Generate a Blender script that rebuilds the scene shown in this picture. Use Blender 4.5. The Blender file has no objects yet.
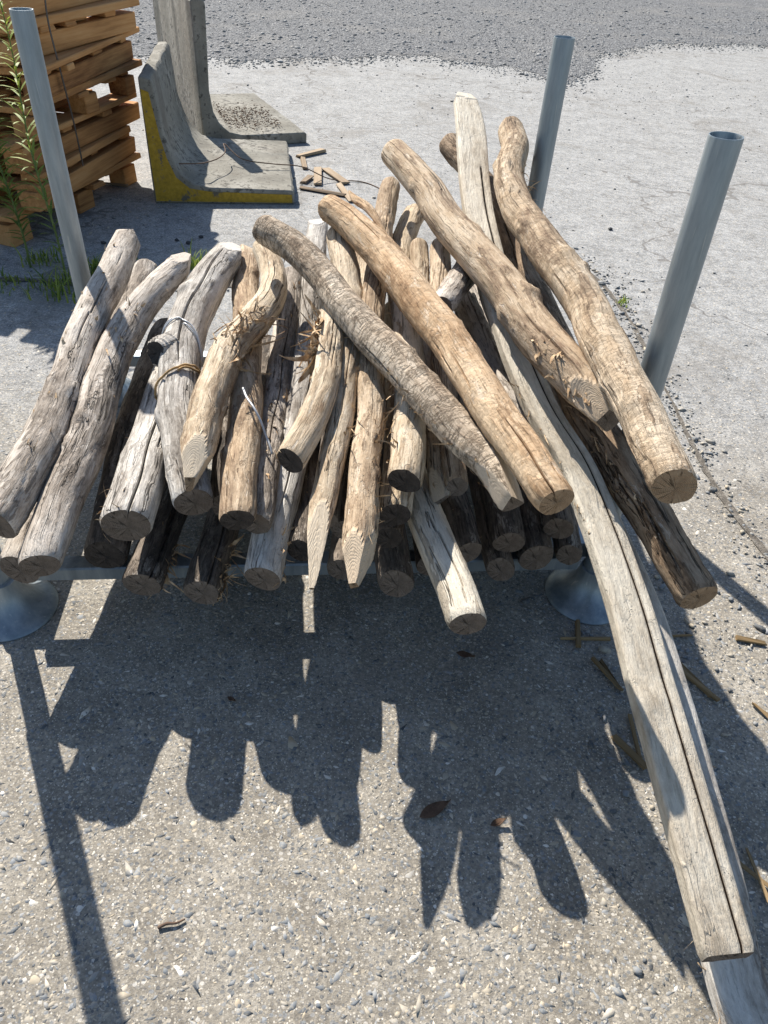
import bpy, math, random
import numpy as np
from mathutils import Vector, Matrix
R_ = math.radians
rng = np.random.default_rng(7); random.seed(7)
scene = bpy.context.scene
# ------------------------------------------------------------------ camera
CAM_H, CAM_F, PITCH, ROLL = 1.4782, 730.0, 0.7087, 0.0706
cam = bpy.data.cameras.new('camera'); camo = bpy.data.objects.new('camera', cam)
scene.collection.objects.link(camo)
fw = Vector((0, math.cos(PITCH), -math.sin(PITCH))); upv = Vector((0, math.sin(PITCH), math.cos(PITCH))); rt = Vector((1, 0, 0))
cr = math.cos(ROLL)*rt + math.sin(ROLL)*upv; cu = math.cos(ROLL)*upv - math.sin(ROLL)*rt
M = Matrix((cr, cu, -fw)).transposed().to_4x4(); M.translation = Vector((0, 0, CAM_H)); camo.matrix_world = M
cam.sensor_fit = 'VERTICAL'; cam.sensor_height = 36.0; cam.lens = CAM_F/1024*36.0; cam.clip_start = .02; cam.clip_end = 500
scene.camera = camo
# ------------------------------------------------------------------ light
SUN_EL, SUN_AZ = R_(41.0), R_(-31.5)           # azimuth from +Y towards +X
world = bpy.data.worlds.new('World'); scene.world = world; world.use_nodes = True
nt = world.node_tree; bg = nt.nodes['Background']
sky = nt.nodes.new('ShaderNodeTexSky'); sky.sky_type = 'NISHITA'; sky.sun_disc = False
sky.sun_elevation = SUN_EL; sky.sun_rotation = SUN_AZ; sky.air_density = 1.2; sky.dust_density = .8; sky.ozone_density = 2.5
nt.links.new(sky.outputs[0], bg.inputs[0]); bg.inputs[1].default_value = .075
sun = bpy.data.lights.new('sun', 'SUN'); sun.energy = 5.0; sun.angle = R_(.53); sun.color = (1, .94, .85)
suno = bpy.data.objects.new('sun', sun); scene.collection.objects.link(suno)
sd = Vector((math.sin(SUN_AZ)*math.cos(SUN_EL), math.cos(SUN_AZ)*math.cos(SUN_EL), math.sin(SUN_EL)))
suno.rotation_euler = sd.to_track_quat('Z', 'Y').to_euler(); suno.location = sd*20
scene.view_settings.view_transform = 'Standard'; scene.view_settings.look = 'None'
scene.view_settings.gamma = 1; scene.view_settings.exposure = 0.84
scene.render.engine = 'CYCLES'
scene.cycles.max_bounces = 6; scene.cycles.diffuse_bounces = 3; scene.cycles.glossy_bounces = 2; scene.cycles.transmission_bounces = 2
# ------------------------------------------------------------------ helpers
def tag(o, label=None, cat=None, group=None, kind=None):
    if label: o['label'] = label
    if cat: o['category'] = cat
    if group: o['group'] = group
    if kind: o['kind'] = kind
    return o
def link(o, parent=None):
    scene.collection.objects.link(o)
    if parent: o.parent = parent
    return o
def empty(name, loc=(0, 0, 0), rz=0):
    o = bpy.data.objects.new(name, None); o.location = loc; o.rotation_euler = (0, 0, rz); o.empty_display_size = .1
    return link(o)
def mesh_obj(name, V, F, mat, parent=None, smooth=True, sharp=None, attrs=None, mats=None, fmat=None):
    me = bpy.data.meshes.new(name)
    me.from_pydata([tuple(v) for v in V], [], [tuple(f) for f in F])
    if attrs:
        for k, (ty, a) in attrs.items():
            at = me.attributes.new(k, ty, 'POINT')
            at.data.foreach_set('vector' if ty == 'FLOAT_VECTOR' else 'value', np.asarray(a, np.float32).ravel())
    if mat: me.materials.append(mat)
    for m in (mats or []): me.materials.append(m)
    if fmat is not None: me.polygons.foreach_set('material_index', np.asarray(fmat, np.int32))
    if smooth:
        me.polygons.foreach_set('use_smooth', np.ones(len(me.polygons), bool))
        if sharp: me.set_sharp_from_angle(angle=R_(sharp))
    me.update()
    return link(bpy.data.objects.new(name, me), parent)
BOXF = [(0, 3, 2, 1), (4, 5, 6, 7), (0, 1, 5, 4), (1, 2, 6, 5), (2, 3, 7, 6), (3, 0, 4, 7)]
def bevel_box(sx, sy, sz, b=.003, jit=0, rg=None):
    """box centred on the origin with chamfered edges: 24 verts"""
    import itertools
    h = np.array([sx, sy, sz])/2
    V = []; idx = {}
    for s in itertools.product((-1, 1), repeat=3):
        j = (rg.normal(0, jit, 3) if rg is not None and jit else 0)
        for a in range(3):
            p = h*s - b*np.array(s); p[a] = h[a]*s[a]
            idx[(s, a)] = len(V); V.append(p + j)
    F = []
    for a in range(3):
        o1, o2 = [k for k in range(3) if k != a]
        for sg in (-1, 1):
            def k(u, v):
                s = [0, 0, 0]; s[a] = sg; s[o1] = u; s[o2] = v; return idx[(tuple(s), a)]
            F.append([k(-1, -1), k(1, -1), k(1, 1), k(-1, 1)])
        for u in (-1, 1):
            for v in (-1, 1):     # edge chamfers along a
                s0 = [0]*3; s1 = [0]*3; s0[o1] = s1[o1] = u; s0[o2] = s1[o2] = v; s0[a] = -1; s1[a] = 1
                F.append([idx[(tuple(s0), o1)], idx[(tuple(s1), o1)], idx[(tuple(s1), o2)], idx[(tuple(s0), o2)]])
    for s in itertools.product((-1, 1), repeat=3):
        F.append([idx[(s, 0)], idx[(s, 1)], idx[(s, 2)]])
    V = np.array(V); G = []
    for f in F:
        P = V[f]; n = np.cross(P[1]-P[0], P[2]-P[0]); G.append(f if n @ P.mean(0) > 0 else f[::-1])
    return V, G
def lathe(prof, n=32, closed=False):
    V = []; F = []
    for r, z in prof:
        for i in range(n):
            a = 2*math.pi*i/n; V.append((r*math.cos(a), r*math.sin(a), z))
    m = len(prof)
    for j in range(m if closed else m-1):
        for i in range(n):
            a, b = j*n+i, j*n+(i+1) % n; c, d = ((j+1) % m)*n+(i+1) % n, ((j+1) % m)*n+i
            F.append((a, b, c, d))
    return V, F
def tube(P, r, n=8):
    P = np.asarray(P, float); T = np.gradient(P, axis=0); T /= np.linalg.norm(T, axis=1)[:, None]
    ref = np.array([0, 0, 1.]) if abs(T[:, 2]).mean() < .8 else np.array([1., 0, 0])
    V = []; F = []; rr = np.broadcast_to(r, len(P))
    for p, t, q in zip(P, T, rr):
        a = np.cross(t, ref); a /= np.linalg.norm(a)+1e-9; b = np.cross(a, t)
        for i in range(n):
            w = 2*math.pi*i/n; V.append(p+q*(a*math.cos(w)+b*math.sin(w)))
    for j in range(len(P)-1):
        for i in range(n): F.append((j*n+i, j*n+(i+1) % n, (j+1)*n+(i+1) % n, (j+1)*n+i))
    F.append(tuple(range(n))[::-1]); F.append(tuple(range((len(P)-1)*n, len(P)*n)))
    return V, F
def catmull(P, n):
    P = np.asarray(P, float); seg = np.r_[0, np.cumsum(np.linalg.norm(np.diff(P[:, :3], axis=0), axis=1))]
    m = np.gradient(P, seg, axis=0); S = np.linspace(0, seg[-1], n)
    i = np.clip(np.searchsorted(seg, S)-1, 0, len(seg)-2); h = (seg[i+1]-seg[i])[:, None]; u = ((S-seg[i])/(seg[i+1]-seg[i]))[:, None]
    return S, (2*u**3-3*u*u+1)*P[i]+(u**3-2*u*u+u)*h*m[i]+(-2*u**3+3*u*u)*P[i+1]+(u**3-u*u)*h*m[i+1]
# ------------------------------------------------------------------ node helpers
class NT:
    def __init__(s, name):
        s.m = bpy.data.materials.new(name); s.m.use_nodes = True; s.t = s.m.node_tree; s.n = s.t.nodes; s.b = s.n['Principled BSDF']
    def node(s, ty, **kw):
        x = s.n.new(ty)
        for k, v in kw.items(): setattr(x, k, v)
        return x
    def put(s, inp, v):
        if isinstance(v, bpy.types.NodeSocket): s.t.links.new(v, inp)
        elif v is not None:
            if inp.type == 'RGBA' and len(v) == 3: v = (*v, 1)
            inp.default_value = v
    def math(s, op, a, b=None, c=None, clamp=False):
        x = s.node('ShaderNodeMath', operation=op, use_clamp=clamp)
        s.put(x.inputs[0], a); s.put(x.inputs[1], b); s.put(x.inputs[2], c); return x.outputs[0]
    def vmath(s, op, a, b=None):
        x = s.node('ShaderNodeVectorMath', operation=op); s.put(x.inputs[0], a); s.put(x.inputs[1], b)
        return x.outputs['Value'] if op in ('LENGTH', 'DISTANCE', 'DOT_PRODUCT') else x.outputs[0]
    def noise(s, vec, scale, detail=4, rough=.55, dist=0, out=0):
        x = s.node('ShaderNodeTexNoise'); s.put(x.inputs['Vector'], vec); x.inputs['Scale'].default_value = scale
        x.inputs['Detail'].default_value = detail; x.inputs['Roughness'].default_value = rough; x.inputs['Distortion'].default_value = dist
        return x.outputs[out]
    def voro(s, vec, scale, feature='F1', rnd=1):
        x = s.node('ShaderNodeTexVoronoi', feature=feature); s.put(x.inputs['Vector'], vec); x.inputs['Scale'].default_value = scale
        x.inputs['Randomness'].default_value = rnd; return x
    def ramp(s, fac, stops):
        x = s.node('ShaderNodeValToRGB'); e = x.color_ramp.elements
        while len(e) < len(stops): e.new(.5)
        for q, (p, c) in zip(e, stops): q.position = p; q.color = (*c, 1) if len(c) == 3 else c
        s.put(x.inputs[0], fac); return x.outputs[0]
    def mix(s, f, a, b, mode='MIX'):
        x = s.node('ShaderNodeMix', data_type='RGBA', blend_type=mode); s.put(x.inputs[0], f); s.put(x.inputs[6], a); s.put(x.inputs[7], b); return x.outputs[2]
    def step(s, v, a, b):
        x = s.node('ShaderNodeMapRange', interpolation_type='SMOOTHSTEP'); s.put(x.inputs[0], v); x.inputs[1].default_value = a; x.inputs[2].default_value = b; return x.outputs[0]
    def bump(s, h, strength, dist, nrm=None):
        x = s.node('ShaderNodeBump'); x.inputs['Strength'].default_value = strength; x.inputs['Distance'].default_value = dist
        s.put(x.inputs['Height'], h); s.put(x.inputs['Normal'], nrm); return x.outputs[0]
    def attr(s, name): 
        return s.node('ShaderNodeAttribute', attribute_name=name)
    def pos(s): return s.node('ShaderNodeNewGeometry').outputs['Position']
    def obj(s): return s.node('ShaderNodeTexCoord').outputs['Object']
    def scale(s, v, sc): return s.vmath('MULTIPLY', v, sc)
    def out(s, col=None, rough=None, nrm=None, metal=None, spec=None):
        s.put(s.b.inputs['Base Color'], col); s.put(s.b.inputs['Roughness'], rough); s.put(s.b.inputs['Normal'], nrm); s.put(s.b.inputs['Metallic'], metal)
        if spec is not None: s.b.inputs['Specular IOR Level'].default_value = spec
        return s.m
# ------------------------------------------------------------------ materials
def m_concrete_ground():
    n = NT('worn_concrete'); p = n.pos()
    sx = n.node('ShaderNodeSeparateXYZ'); n.put(sx.inputs[0], p)
    big = n.noise(p, .9, 4, .6); mid = n.noise(p, 6, 5, .7); fine = n.noise(p, 95, 5, .75)
    paste = n.ramp(mid, [(.28, (.19, .167, .136)), (.5, (.305, .275, .228)), (.72, (.44, .403, .343))])
    sp2 = n.noise(p, 24, 6, .8)
    far = n.ramp(n.math('ADD', n.math('MULTIPLY', mid, .4), n.math('MULTIPLY', sp2, .6)), [(.34, (.13, .132, .135)), (.44, (.255, .26, .263)), (.54, (.36, .365, .367)), (.66, (.48, .484, .482))])
    # the older cast near the rack is more worn and browner than the yard beyond
    wear = n.math('ADD', sx.outputs[1], n.math('MULTIPLY', n.math('SUBTRACT', big, .5), 2.2))
    fy = n.step(wear, 1.0, 3.0)
    base = n.mix(fy, paste, far)
    base = n.mix(n.step(fine, .60, .36), base, n.mix(.5, base, (.085, .08, .072)))
    base = n.mix(n.math('MULTIPLY', n.step(fine, .55, .72), .4), base, (.66, .63, .56))
    # sand grains and small exposed aggregate in two sizes
    vs = n.voro(p, 250); sv = n.math('FRACT', n.math('MULTIPLY', n.vmath('LENGTH', vs.outputs['Color']), 7.3))
    g = n.math('MULTIPLY', n.math('LESS_THAN', vs.outputs['Distance'], .42), n.math('GREATER_THAN', sv, .3))
    gc = n.ramp(n.math('FRACT', n.math('MULTIPLY', sv, 3.7)), [(0, (.08, .08, .082)), (.35, (.25, .245, .24)), (.7, (.5, .45, .36)), (1, (.78, .74, .66))])
    base = n.mix(n.math('MULTIPLY', g, .7), base, gc)
    va = n.voro(n.scale(p, (1, 1.25, 1)), 92); sel = n.math('FRACT', n.math('MULTIPLY', n.vmath('LENGTH', va.outputs['Color']), 11.7))
    am = n.math('MULTIPLY', n.math('LESS_THAN', n.math('ADD', va.outputs['Distance'], n.math('MULTIPLY', fine, .3)), .52), n.math('GREATER_THAN', sel, .36))
    ac = n.ramp(n.math('FRACT', n.math('MULTIPLY', sel, 5.1)), [(0, (.09, .098, .108)), (.3, (.17, .185, .2)), (.6, (.30, .31, .32)), (.85, (.45, .39, .3)), (1, (.62, .6, .56))])
    base = n.mix(n.math('MULTIPLY', am, .72), base, ac)
    # stains and hairline cracks
    st = n.step(n.noise(p, 1.1, 6, .78, .8), .50, .68)
    base = n.mix(n.math('MULTIPLY', st, .55), base, (.17, .155, .135))
    cw = n.vmath('ADD', p, n.scale(n.noise(p, 2.2, 3, .6, out=1), (.9, .9, 0)))
    ce = n.voro(cw, .42, 'DISTANCE_TO_EDGE').outputs['Distance']
    ck = n.math('MULTIPLY', n.math('LESS_THAN', ce, .0038), n.step(n.noise(p, .8, 2), .45, .52))
    base = n.mix(n.math('MULTIPLY', n.math('MULTIPLY', ck, fy), .6), base, (.12, .11, .10))
    h = n.math('ADD', n.math('MULTIPLY', fine, 1.0), n.math('MULTIPLY', mid, .3))
    return n.out(base, .92, n.bump(n.math('MULTIPLY', h, n.math('SUBTRACT', 1.0, n.math('MULTIPLY', fy, .6))), .8, .005), spec=.25)
def m_gravel():
    n = NT('grey_gravel'); p = n.pos()
    v = n.voro(p, 52); c = n.ramp(n.math('FRACT', n.math('MULTIPLY', n.vmath('LENGTH', v.outputs['Color']), 6.1)), [(0, (.075, .076, .08)), (.4, (.15, .153, .16)), (.8, (.235, .238, .242)), (1, (.36, .36, .352))])
    big = n.noise(p, .8, 5, .6)
    c = n.mix(n.step(big, .48, .7), c, n.mix(.5, c, (.27, .26, .245)))
    return n.out(c, .95, n.bump(n.math('SUBTRACT', 1.0, v.outputs['Distance']), 1.0, .02), spec=.2)
def m_soil():
    n = NT('dark_soil'); p = n.pos(); a = n.noise(p, 30, 6, .7); b = n.noise(p, 160, 4, .7)
    c = n.ramp(a, [(.3, (.09, .08, .068)), (.55, (.19, .17, .145)), (.75, (.32, .30, .265))])
    return n.out(c, .97, n.bump(n.math('ADD', a, b), .9, .008), spec=.15)
def m_stones():
    n = NT('aggregate_stone'); at = n.attr('tint').outputs['Fac']; p = n.pos()
    c = n.ramp(at, [(0, (.075, .08, .085)), (.3, (.15, .165, .18)), (.52, (.25, .265, .28)), (.72, (.34, .31, .26)), (.88, (.44, .37, .27)), (1, (.68, .66, .62))])
    c = n.mix(n.step(n.noise(p, 90, 4, .75), .46, .74), c, (.44, .39, .305))
    return n.out(c, .75, n.bump(n.noise(p, 300, 3, .6), .4, .001), spec=.35)
def m_steel():
    n = NT('galvanised_steel'); p = n.obj()
    a = n.noise(n.scale(p, (1, 1, .12)), 34, 5, .7); b = n.noise(p, 140, 3, .6); sp = n.noise(n.scale(p, (1, 1, .5)), 9, 4, .6)
    c = n.ramp(n.math('ADD', n.math('MULTIPLY', a, .8), n.math('MULTIPLY', sp, .25)), [(.35, (.17, .205, .235)), (.55, (.255, .30, .335)), (.75, (.36, .40, .43))])
    rust = n.step(n.noise(n.scale(p, (1, 1, .5)), 22, 6, .75), .66, .74)
    c = n.mix(n.math('MULTIPLY', rust, .5), c, (.2, .13, .085))
    sc = n.step(n.noise(n.scale(p, (1.5, 1.5, .12)), 60, 2, .5), .66, .7)
    c = n.mix(n.math('MULTIPLY', sc, .5), c, (.42, .44, .45))
    r = n.math('ADD', .32, n.math('MULTIPLY', a, .25))
    return n.out(c, r, n.bump(n.math('ADD', n.math('MULTIPLY', a, .6), n.math('MULTIPLY', b, .3)), .2, .002), metal=.6)
TONES = {
 'grey':   ((.17, .138, .11), (.43, .37, .31), (.63, .57, .50)),
 'silver': ((.21, .18, .15), (.49, .45, .40), (.69, .655, .60)),
 'pale':   ((.29, .20, .125), (.54, .43, .30), (.70, .60, .465)),
 'tan':    ((.25, .165, .105), (.50, .375, .25), (.66, .54, .40)),
 'orange': ((.33, .20, .105), (.57, .39, .235), (.68, .515, .345)),
 'bark':   ((.28, .205, .142), (.49, .395, .295), (.65, .555, .44)),
 'cream':  ((.38, .315, .235), (.58, .51, .405), (.71, .65, .54)),
 'brown':  ((.10, .065, .04), (.26, .18, .115), (.41, .31, .215)),
 'dark':   ((.06, .05, .042), (.16, .128, .10), (.29, .24, .195)),
}
def wood_mat(key, tone, seed, bark=.35, cross=0.0, crack=1.0, flake=.55, thr=1.0):
    n = NT('weathered_wood_'+key); lc = n.attr('lc').outputs['Vector']; cut = n.attr('cut').outputs['Fac']; bka = n.attr('bk').outputs['Fac']
    q = n.vmath('ADD', lc, (seed*1.37 % 9, seed*2.11 % 7, seed*.73 % 5))
    d, m, l = TONES[tone]
    wq = n.vmath('ADD', q, n.scale(n.noise(q, 9, 3, .5, out=1), (.02, .02, .0)))
    patch = n.noise(n.scale(wq, (10, 10, 3)), 1, 4, .62)
    strk = n.noise(n.scale(wq, (150, 150, 8)), 1, 5, .74)
    fine = n.noise(n.scale(q, (420, 420, 26)), 1, 3, .75)
    blot = n.noise(n.scale(wq, (36, 36, 16)), 1, 5, .78)
    f = n.math('ADD', n.math('MULTIPLY', patch, .75), n.math('MULTIPLY', blot, .5))
    f = n.math('SUBTRACT', f, .125)
    col = n.ramp(f, [(.34, d), (.47, m), (.60, l), (.74, tuple(min(1, x*1.15) for x in l))])
    # clinging inner bark with torn edges, and bleached flakes
    bn = n.noise(n.scale(wq, (22, 22, 7)), 1, 5, .76)
    bm = n.math('MAXIMUM', n.step(bn, .68-.2*bark, .70-.19*bark), n.step(n.math('ADD', bka, n.math('MULTIPLY', n.math('SUBTRACT', blot, .5), 1.2)), .45, .62))
    bc = n.ramp(blot, [(.35, tuple(x*.5 for x in d)), (.5, tuple(a*.6+b*.3 for a, b in zip(d, m))), (.68, tuple(x*.85 for x in m))])
    col = n.mix(n.math('MULTIPLY', bm, .8), col, bc)
    fk = n.step(n.noise(n.scale(wq, (28, 28, 10)), 1, 5, .76, .4), .585, .605)
    col = n.mix(n.math('MULTIPLY', fk, flake), col, n.ramp(strk, [(.3, m), (.5, l), (.62, (.72, .67, .59))]))
    # fibre: fine light and dark threads along the grain
    th = n.math('ADD', n.math('MULTIPLY', strk, .7), n.math('MULTIPLY', fine, .3))
    col = n.mix(n.step(th, .50, .36), col, n.mix(.72*thr, col, tuple(x*.32 for x in d)))
    col = n.mix(n.math('MULTIPLY', n.step(th, .52, .64), .45*thr), col, tuple(min(1, x*1.25) for x in l))
    # long drying checks
    ckn = n.noise(n.scale(wq, (30, 30, .9)), 1, 3, .55)
    ck = n.math('SUBTRACT', 1.0, n.step(n.math('ABSOLUTE', n.math('SUBTRACT', ckn, .5)), .0, .014))
    ckm = n.math('MULTIPLY', ck, n.math('MULTIPLY', n.step(n.noise(n.scale(q, (8, 8, 2.2)), 1, 2), .50, .58), crack))
    col = n.mix(n.math('MULTIPLY', ckm, .85), col, tuple(x*.22 for x in d))
    col = n.mix(n.step(bka, 1.02, 1.12), col, (.03, .018, .012))
    # insect holes and knots specks
    hv = n.voro(n.scale(q, (60, 60, 38)), 1).outputs['Distance']
    hm = n.math('MULTIPLY', n.math('LESS_THAN', hv, .09), n.step(n.noise(n.scale(q, (9, 9, 4)), 1, 2), .52, .6))
    col = n.mix(n.math('MULTIPLY', hm, .75), col, tuple(x*.3 for x in d))
    h = n.math('ADD', n.math('MULTIPLY', strk, .8), n.math('ADD', n.math('MULTIPLY', bm, .2), n.math('MULTIPLY', fk, .3)))
    h = n.math('ADD', h, n.math('MULTIPLY', blot, .7))
    if cross:
        cn = n.noise(n.scale(n.vmath('ADD', lc, n.scale(n.noise(lc, 14, 3, .6, out=1), (0, 0, .05))), (14, 14, 62)), 1, 6, .75)
        cm = n.math('MULTIPLY', n.step(n.math('ABSOLUTE', n.math('SUBTRACT', cn, .5)), .03, .0), cross)
        col = n.mix(n.math('MULTIPLY', cm, .6), col, tuple(x*.55 for x in d))
        h = n.math('SUBTRACT', h, n.math('MULTIPLY', cm, .9))
        sc2 = n.step(n.noise(n.scale(lc, (22, 22, 60)), 1, 3, .6), .56, .66)
        h = n.math('ADD', h, n.math('MULTIPLY', sc2, .35*cross))
    h = n.math('SUBTRACT', h, n.math('MULTIPLY', ckm, 1.1))
    # axe-cut facets show the growth rings
    sp = n.node('ShaderNodeSeparateXYZ'); n.put(sp.inputs[0], lc)
    cb = n.node('ShaderNodeCombineXYZ'); n.put(cb.inputs[0], sp.outputs[0]); n.put(cb.inputs[1], sp.outputs[1])
    rad = n.math('ADD', n.vmath('LENGTH', cb.outputs[0]), n.math('MULTIPLY', n.noise(n.scale(q, (24, 24, 9)), 1, 4, .6), .018))
    ring = n.math('SINE', n.math('MULTIPLY', rad, 2700.0))
    rc = n.ramp(n.math('ADD', n.math('MULTIPLY', ring, .034), n.math('ADD', .2, n.math('MULTIPLY', strk, .6))), [(.25, tuple(x*.62 for x in m)), (.5, tuple(.5*(a+b) for a, b in zip(m, l))), (.75, l)])
    col = n.mix(cut, col, rc)
    hh = n.math('ADD', n.math('MULTIPLY', ring, .03), n.math('MULTIPLY', strk, .35))
    mx = n.node('ShaderNodeMix', data_type='FLOAT'); n.put(mx.inputs[0], cut); n.put(mx.inputs[2], h); n.put(mx.inputs[3], hh)
    return n.out(col, .82, n.bump(mx.outputs[0], .9, .007), spec=.22)
def end_mat(name, a, b):
    n = NT(name); lc = n.attr('lc').outputs['Vector']
    sp = n.node('ShaderNodeSeparateXYZ'); n.put(sp.inputs[0], lc)
    cb = n.node('ShaderNodeCombineXYZ'); n.put(cb.inputs[0], sp.outputs[0]); n.put(cb.inputs[1], sp.outputs[1]); v = n.vmath('ADD', cb.outputs[0], (.006, -.004, 0))
    oi = n.node('ShaderNodeObjectInfo').outputs['Random']
    vv = n.vmath('ADD', v, n.scale(n.node('ShaderNodeObjectInfo').outputs['Location'], (3.1, 2.7, 1)))
    rad = n.math('ADD', n.vmath('LENGTH', v), n.math('MULTIPLY', n.noise(v, 30, 3, .5), .012))
    ring = n.math('SINE', n.math('MULTIPLY', rad, 2000.0))
    blot = n.noise(v, 38, 5, .7); saw = n.noise(n.scale(v, (30, 420, 1)), 1, 3, .6)
    f = n.math('ADD', n.math('MULTIPLY', ring, .065), n.math('ADD', n.math('MULTIPLY', blot, .75), n.math('MULTIPLY', saw, .2)))
    col = n.ramp(f, [(.22, tuple(x*.6 for x in a)), (.42, a), (.7, b)])
    ang = n.math('ARCTAN2', sp.outputs[1], sp.outputs[0])
    an = n.noise(n.vmath('ADD', n.scale(n.vmath('NORMALIZE', v), (2.6, 2.6, 2.6)), n.scale(v, (9, 9, 9))), 1, 2, .5)
    ck = n.math('SUBTRACT', 1.0, n.step(n.math('ABSOLUTE', n.math('SUBTRACT', an, .53)), .008, .03))
    ck = n.math('MULTIPLY', ck, n.step(n.noise(v, 22, 2), .45, .55))
    col = n.mix(n.math('MULTIPLY', ck, .75), col, tuple(x*.25 for x in a))
    h = n.math('SUBTRACT', n.math('ADD', n.math('MULTIPLY', ring, .12), n.math('ADD', n.math('MULTIPLY', saw, .3), n.math('MULTIPLY', blot, .3))), ck)
    return n.out(col, .9, n.bump(h, .6, .003), spec=.15)
def m_fibre():
    n = NT('bark_fibre'); p = n.obj(); a = n.noise(p, 60, 3)
    return n.out(n.ramp(a, [(.3, (.27, .16, .085)), (.5, (.46, .32, .19)), (.7, (.64, .51, .35))]), .9, spec=.15)
def m_cast():
    n = NT('aged_cast_concrete'); p = n.obj()
    a = n.noise(p, 3.2, 7, .68); b = n.noise(p, 26, 6, .7); st = n.noise(n.scale(p, (5, 5, .9)), 1, 5, .65)
    c = n.ramp(a, [(.28, (.12, .112, .094)), (.5, (.25, .238, .205)), (.72, (.40, .385, .345))])
    c = n.mix(n.math('MULTIPLY', n.step(st, .5, .7), .5), c, (.16, .14, .115))
    c = n.mix(n.math('MULTIPLY', n.step(n.math('ADD', n.math('MULTIPLY', b, .6), n.math('MULTIPLY', a, .4)), .52, .6), .8), c, (.06, .055, .048))
    pit = n.step(n.noise(p, 45, 2, .5), .66, .7)
    c = n.mix(n.math('MULTIPLY', pit, .7), c, (.08, .075, .065))
    return n.out(c, .93, n.bump(n.math('SUBTRACT', b, pit), .6, .006), spec=.2)
def m_yellow():
    n = NT('worn_yellow_paint'); p = n.obj(); a = n.noise(p, 9, 7, .72); b = n.noise(p, 40, 4, .7)
    c = n.ramp(b, [(.3, (.27, .175, .025)), (.55, (.43, .275, .03)), (.8, (.50, .34, .06))])
    c = n.mix(n.step(n.math('ADD', n.math('MULTIPLY', a, .75), n.math('MULTIPLY', b, .25)), .545, .61), c, (.13, .115, .09))
    return n.out(c, .75, n.bump(n.math('ADD', a, b), .4, .003), spec=.3)
def m_plank(name, cols):
    n = NT(name); p = n.obj(); rnd = n.node('ShaderNodeObjectInfo').outputs['Random']
    sh = n.node('ShaderNodeCombineXYZ'); n.put(sh.inputs[0], n.math('MULTIPLY', rnd, 37.0)); n.put(sh.inputs[1], n.math('MULTIPLY', rnd, 11.0))
    q = n.vmath('ADD', p, sh.outputs[0])
    g = n.noise(n.scale(q, (70, 2.5, 70)), 1, 5, .65); b = n.noise(n.scale(q, (9, 2, 9)), 1, 4, .6)
    f = n.math('ADD', n.math('MULTIPLY', g, .45), n.math('MULTIPLY', b, .45))
    f = n.math('ADD', f, n.math('MULTIPLY', n.math('SUBTRACT', rnd, .5), .22))
    c = n.ramp(f, [(.25, cols[0]), (.47, cols[1]), (.7, cols[2])])
    return n.out(c, .85, n.bump(g, .5, .003), spec=.2)
def m_plain(name, col, rough=.8, var=.3, metal=0, sc=30, spec=.3):
    n = NT(name); p = n.obj(); a = n.noise(p, sc, 5, .65)
    c = n.ramp(a, [(.3, tuple(x*(1-var) for x in col)), (.7, tuple(min(1, x*(1+var)) for x in col))])
    return n.out(c, rough, n.bump(a, .3, .002), metal=metal, spec=spec)
def m_leaf(name, a, b):
    n = NT(name); t = n.attr('tint').outputs['Fac']
    n.b.inputs['Transmission Weight'].default_value = 0
    m = n.out(n.ramp(t, [(0, a), (1, b)]), .6, spec=.3)
    tr = n.node('ShaderNodeBsdfTranslucent'); n.put(tr.inputs[0], n.ramp(t, [(0, a), (1, b)]))
    mx = n.node('ShaderNodeMixShader'); mx.inputs[0].default_value = .35
    o = n.n['Material Output']; n.t.links.new(n.b.outputs[0], mx.inputs[1]); n.t.links.new(tr.outputs[0], mx.inputs[2]); n.t.links.new(mx.outputs[0], o.inputs[0])
    return m
MT = dict(ground=m_concrete_ground(), gravel=m_gravel(), soil=m_soil(), stones=m_stones(), steel=m_steel(), fibre=m_fibre(), cast=m_cast(), yellow=m_yellow(),
  plank=m_plank('pallet_timber', ((.17, .075, .028), (.46, .235, .09), (.60, .36, .165))), offcut=m_plank('dry_offcut_timber', ((.14, .10, .07), (.33, .25, .17), (.5, .41, .3))),
  straw=m_plank('split_bamboo', ((.10, .065, .03), (.24, .165, .085), (.42, .32, .19))), strap=m_plain('dark_strap', (.06, .05, .045), .5, .3, .3), wire=m_plain('white_wire', (.55, .56, .57), .45, .2, .3),
  rust=m_plain('rusty_wire', (.13, .085, .06), .8, .4), twine=m_plain('brown_twine', (.38, .25, .12), .9, .4, sc=120), deadleaf=m_plain('dead_leaf', (.11, .065, .04), .8, .4, sc=80),
  end_dark=end_mat('greyed_end_grain', (.135, .11, .09), (.26, .215, .18)), end_tan=end_mat('tan_end_grain', (.27, .185, .115), (.42, .31, .205)), end_black=end_mat('blackened_end_grain', (.05, .043, .038), (.12, .1, .088)),
  green=m_leaf('weed_leaf', (.08, .15, .03), (.36, .42, .08)), stem=m_plain('weed_stem', (.12, .17, .05), .6, .3), dark=m_plain('dark_stone', (.05, .052, .058), .7, .3))
# ------------------------------------------------------------------ the setting
def sheet(name, poly, z, mat, jitter=0):
    V = [(x, y, z) for x, y in poly]; o = mesh_obj(name, V, [list(range(len(V)))], mat, smooth=False); return tag(o, kind='structure')
g = mesh_obj('ground', [(-120, -120, 0), (120, -120, 0), (120, 120, 0), (-120, 120, 0)], [(0, 1, 2, 3)], MT['ground'], smooth=False); tag(g, kind='structure')
def wob(pts, amp, n, rg, closed=False):
    P = np.array(pts, float); S, Q = catmull(P, n); Q = Q[:, :2] + rg.normal(0, amp, (n, 2)); return Q
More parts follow.
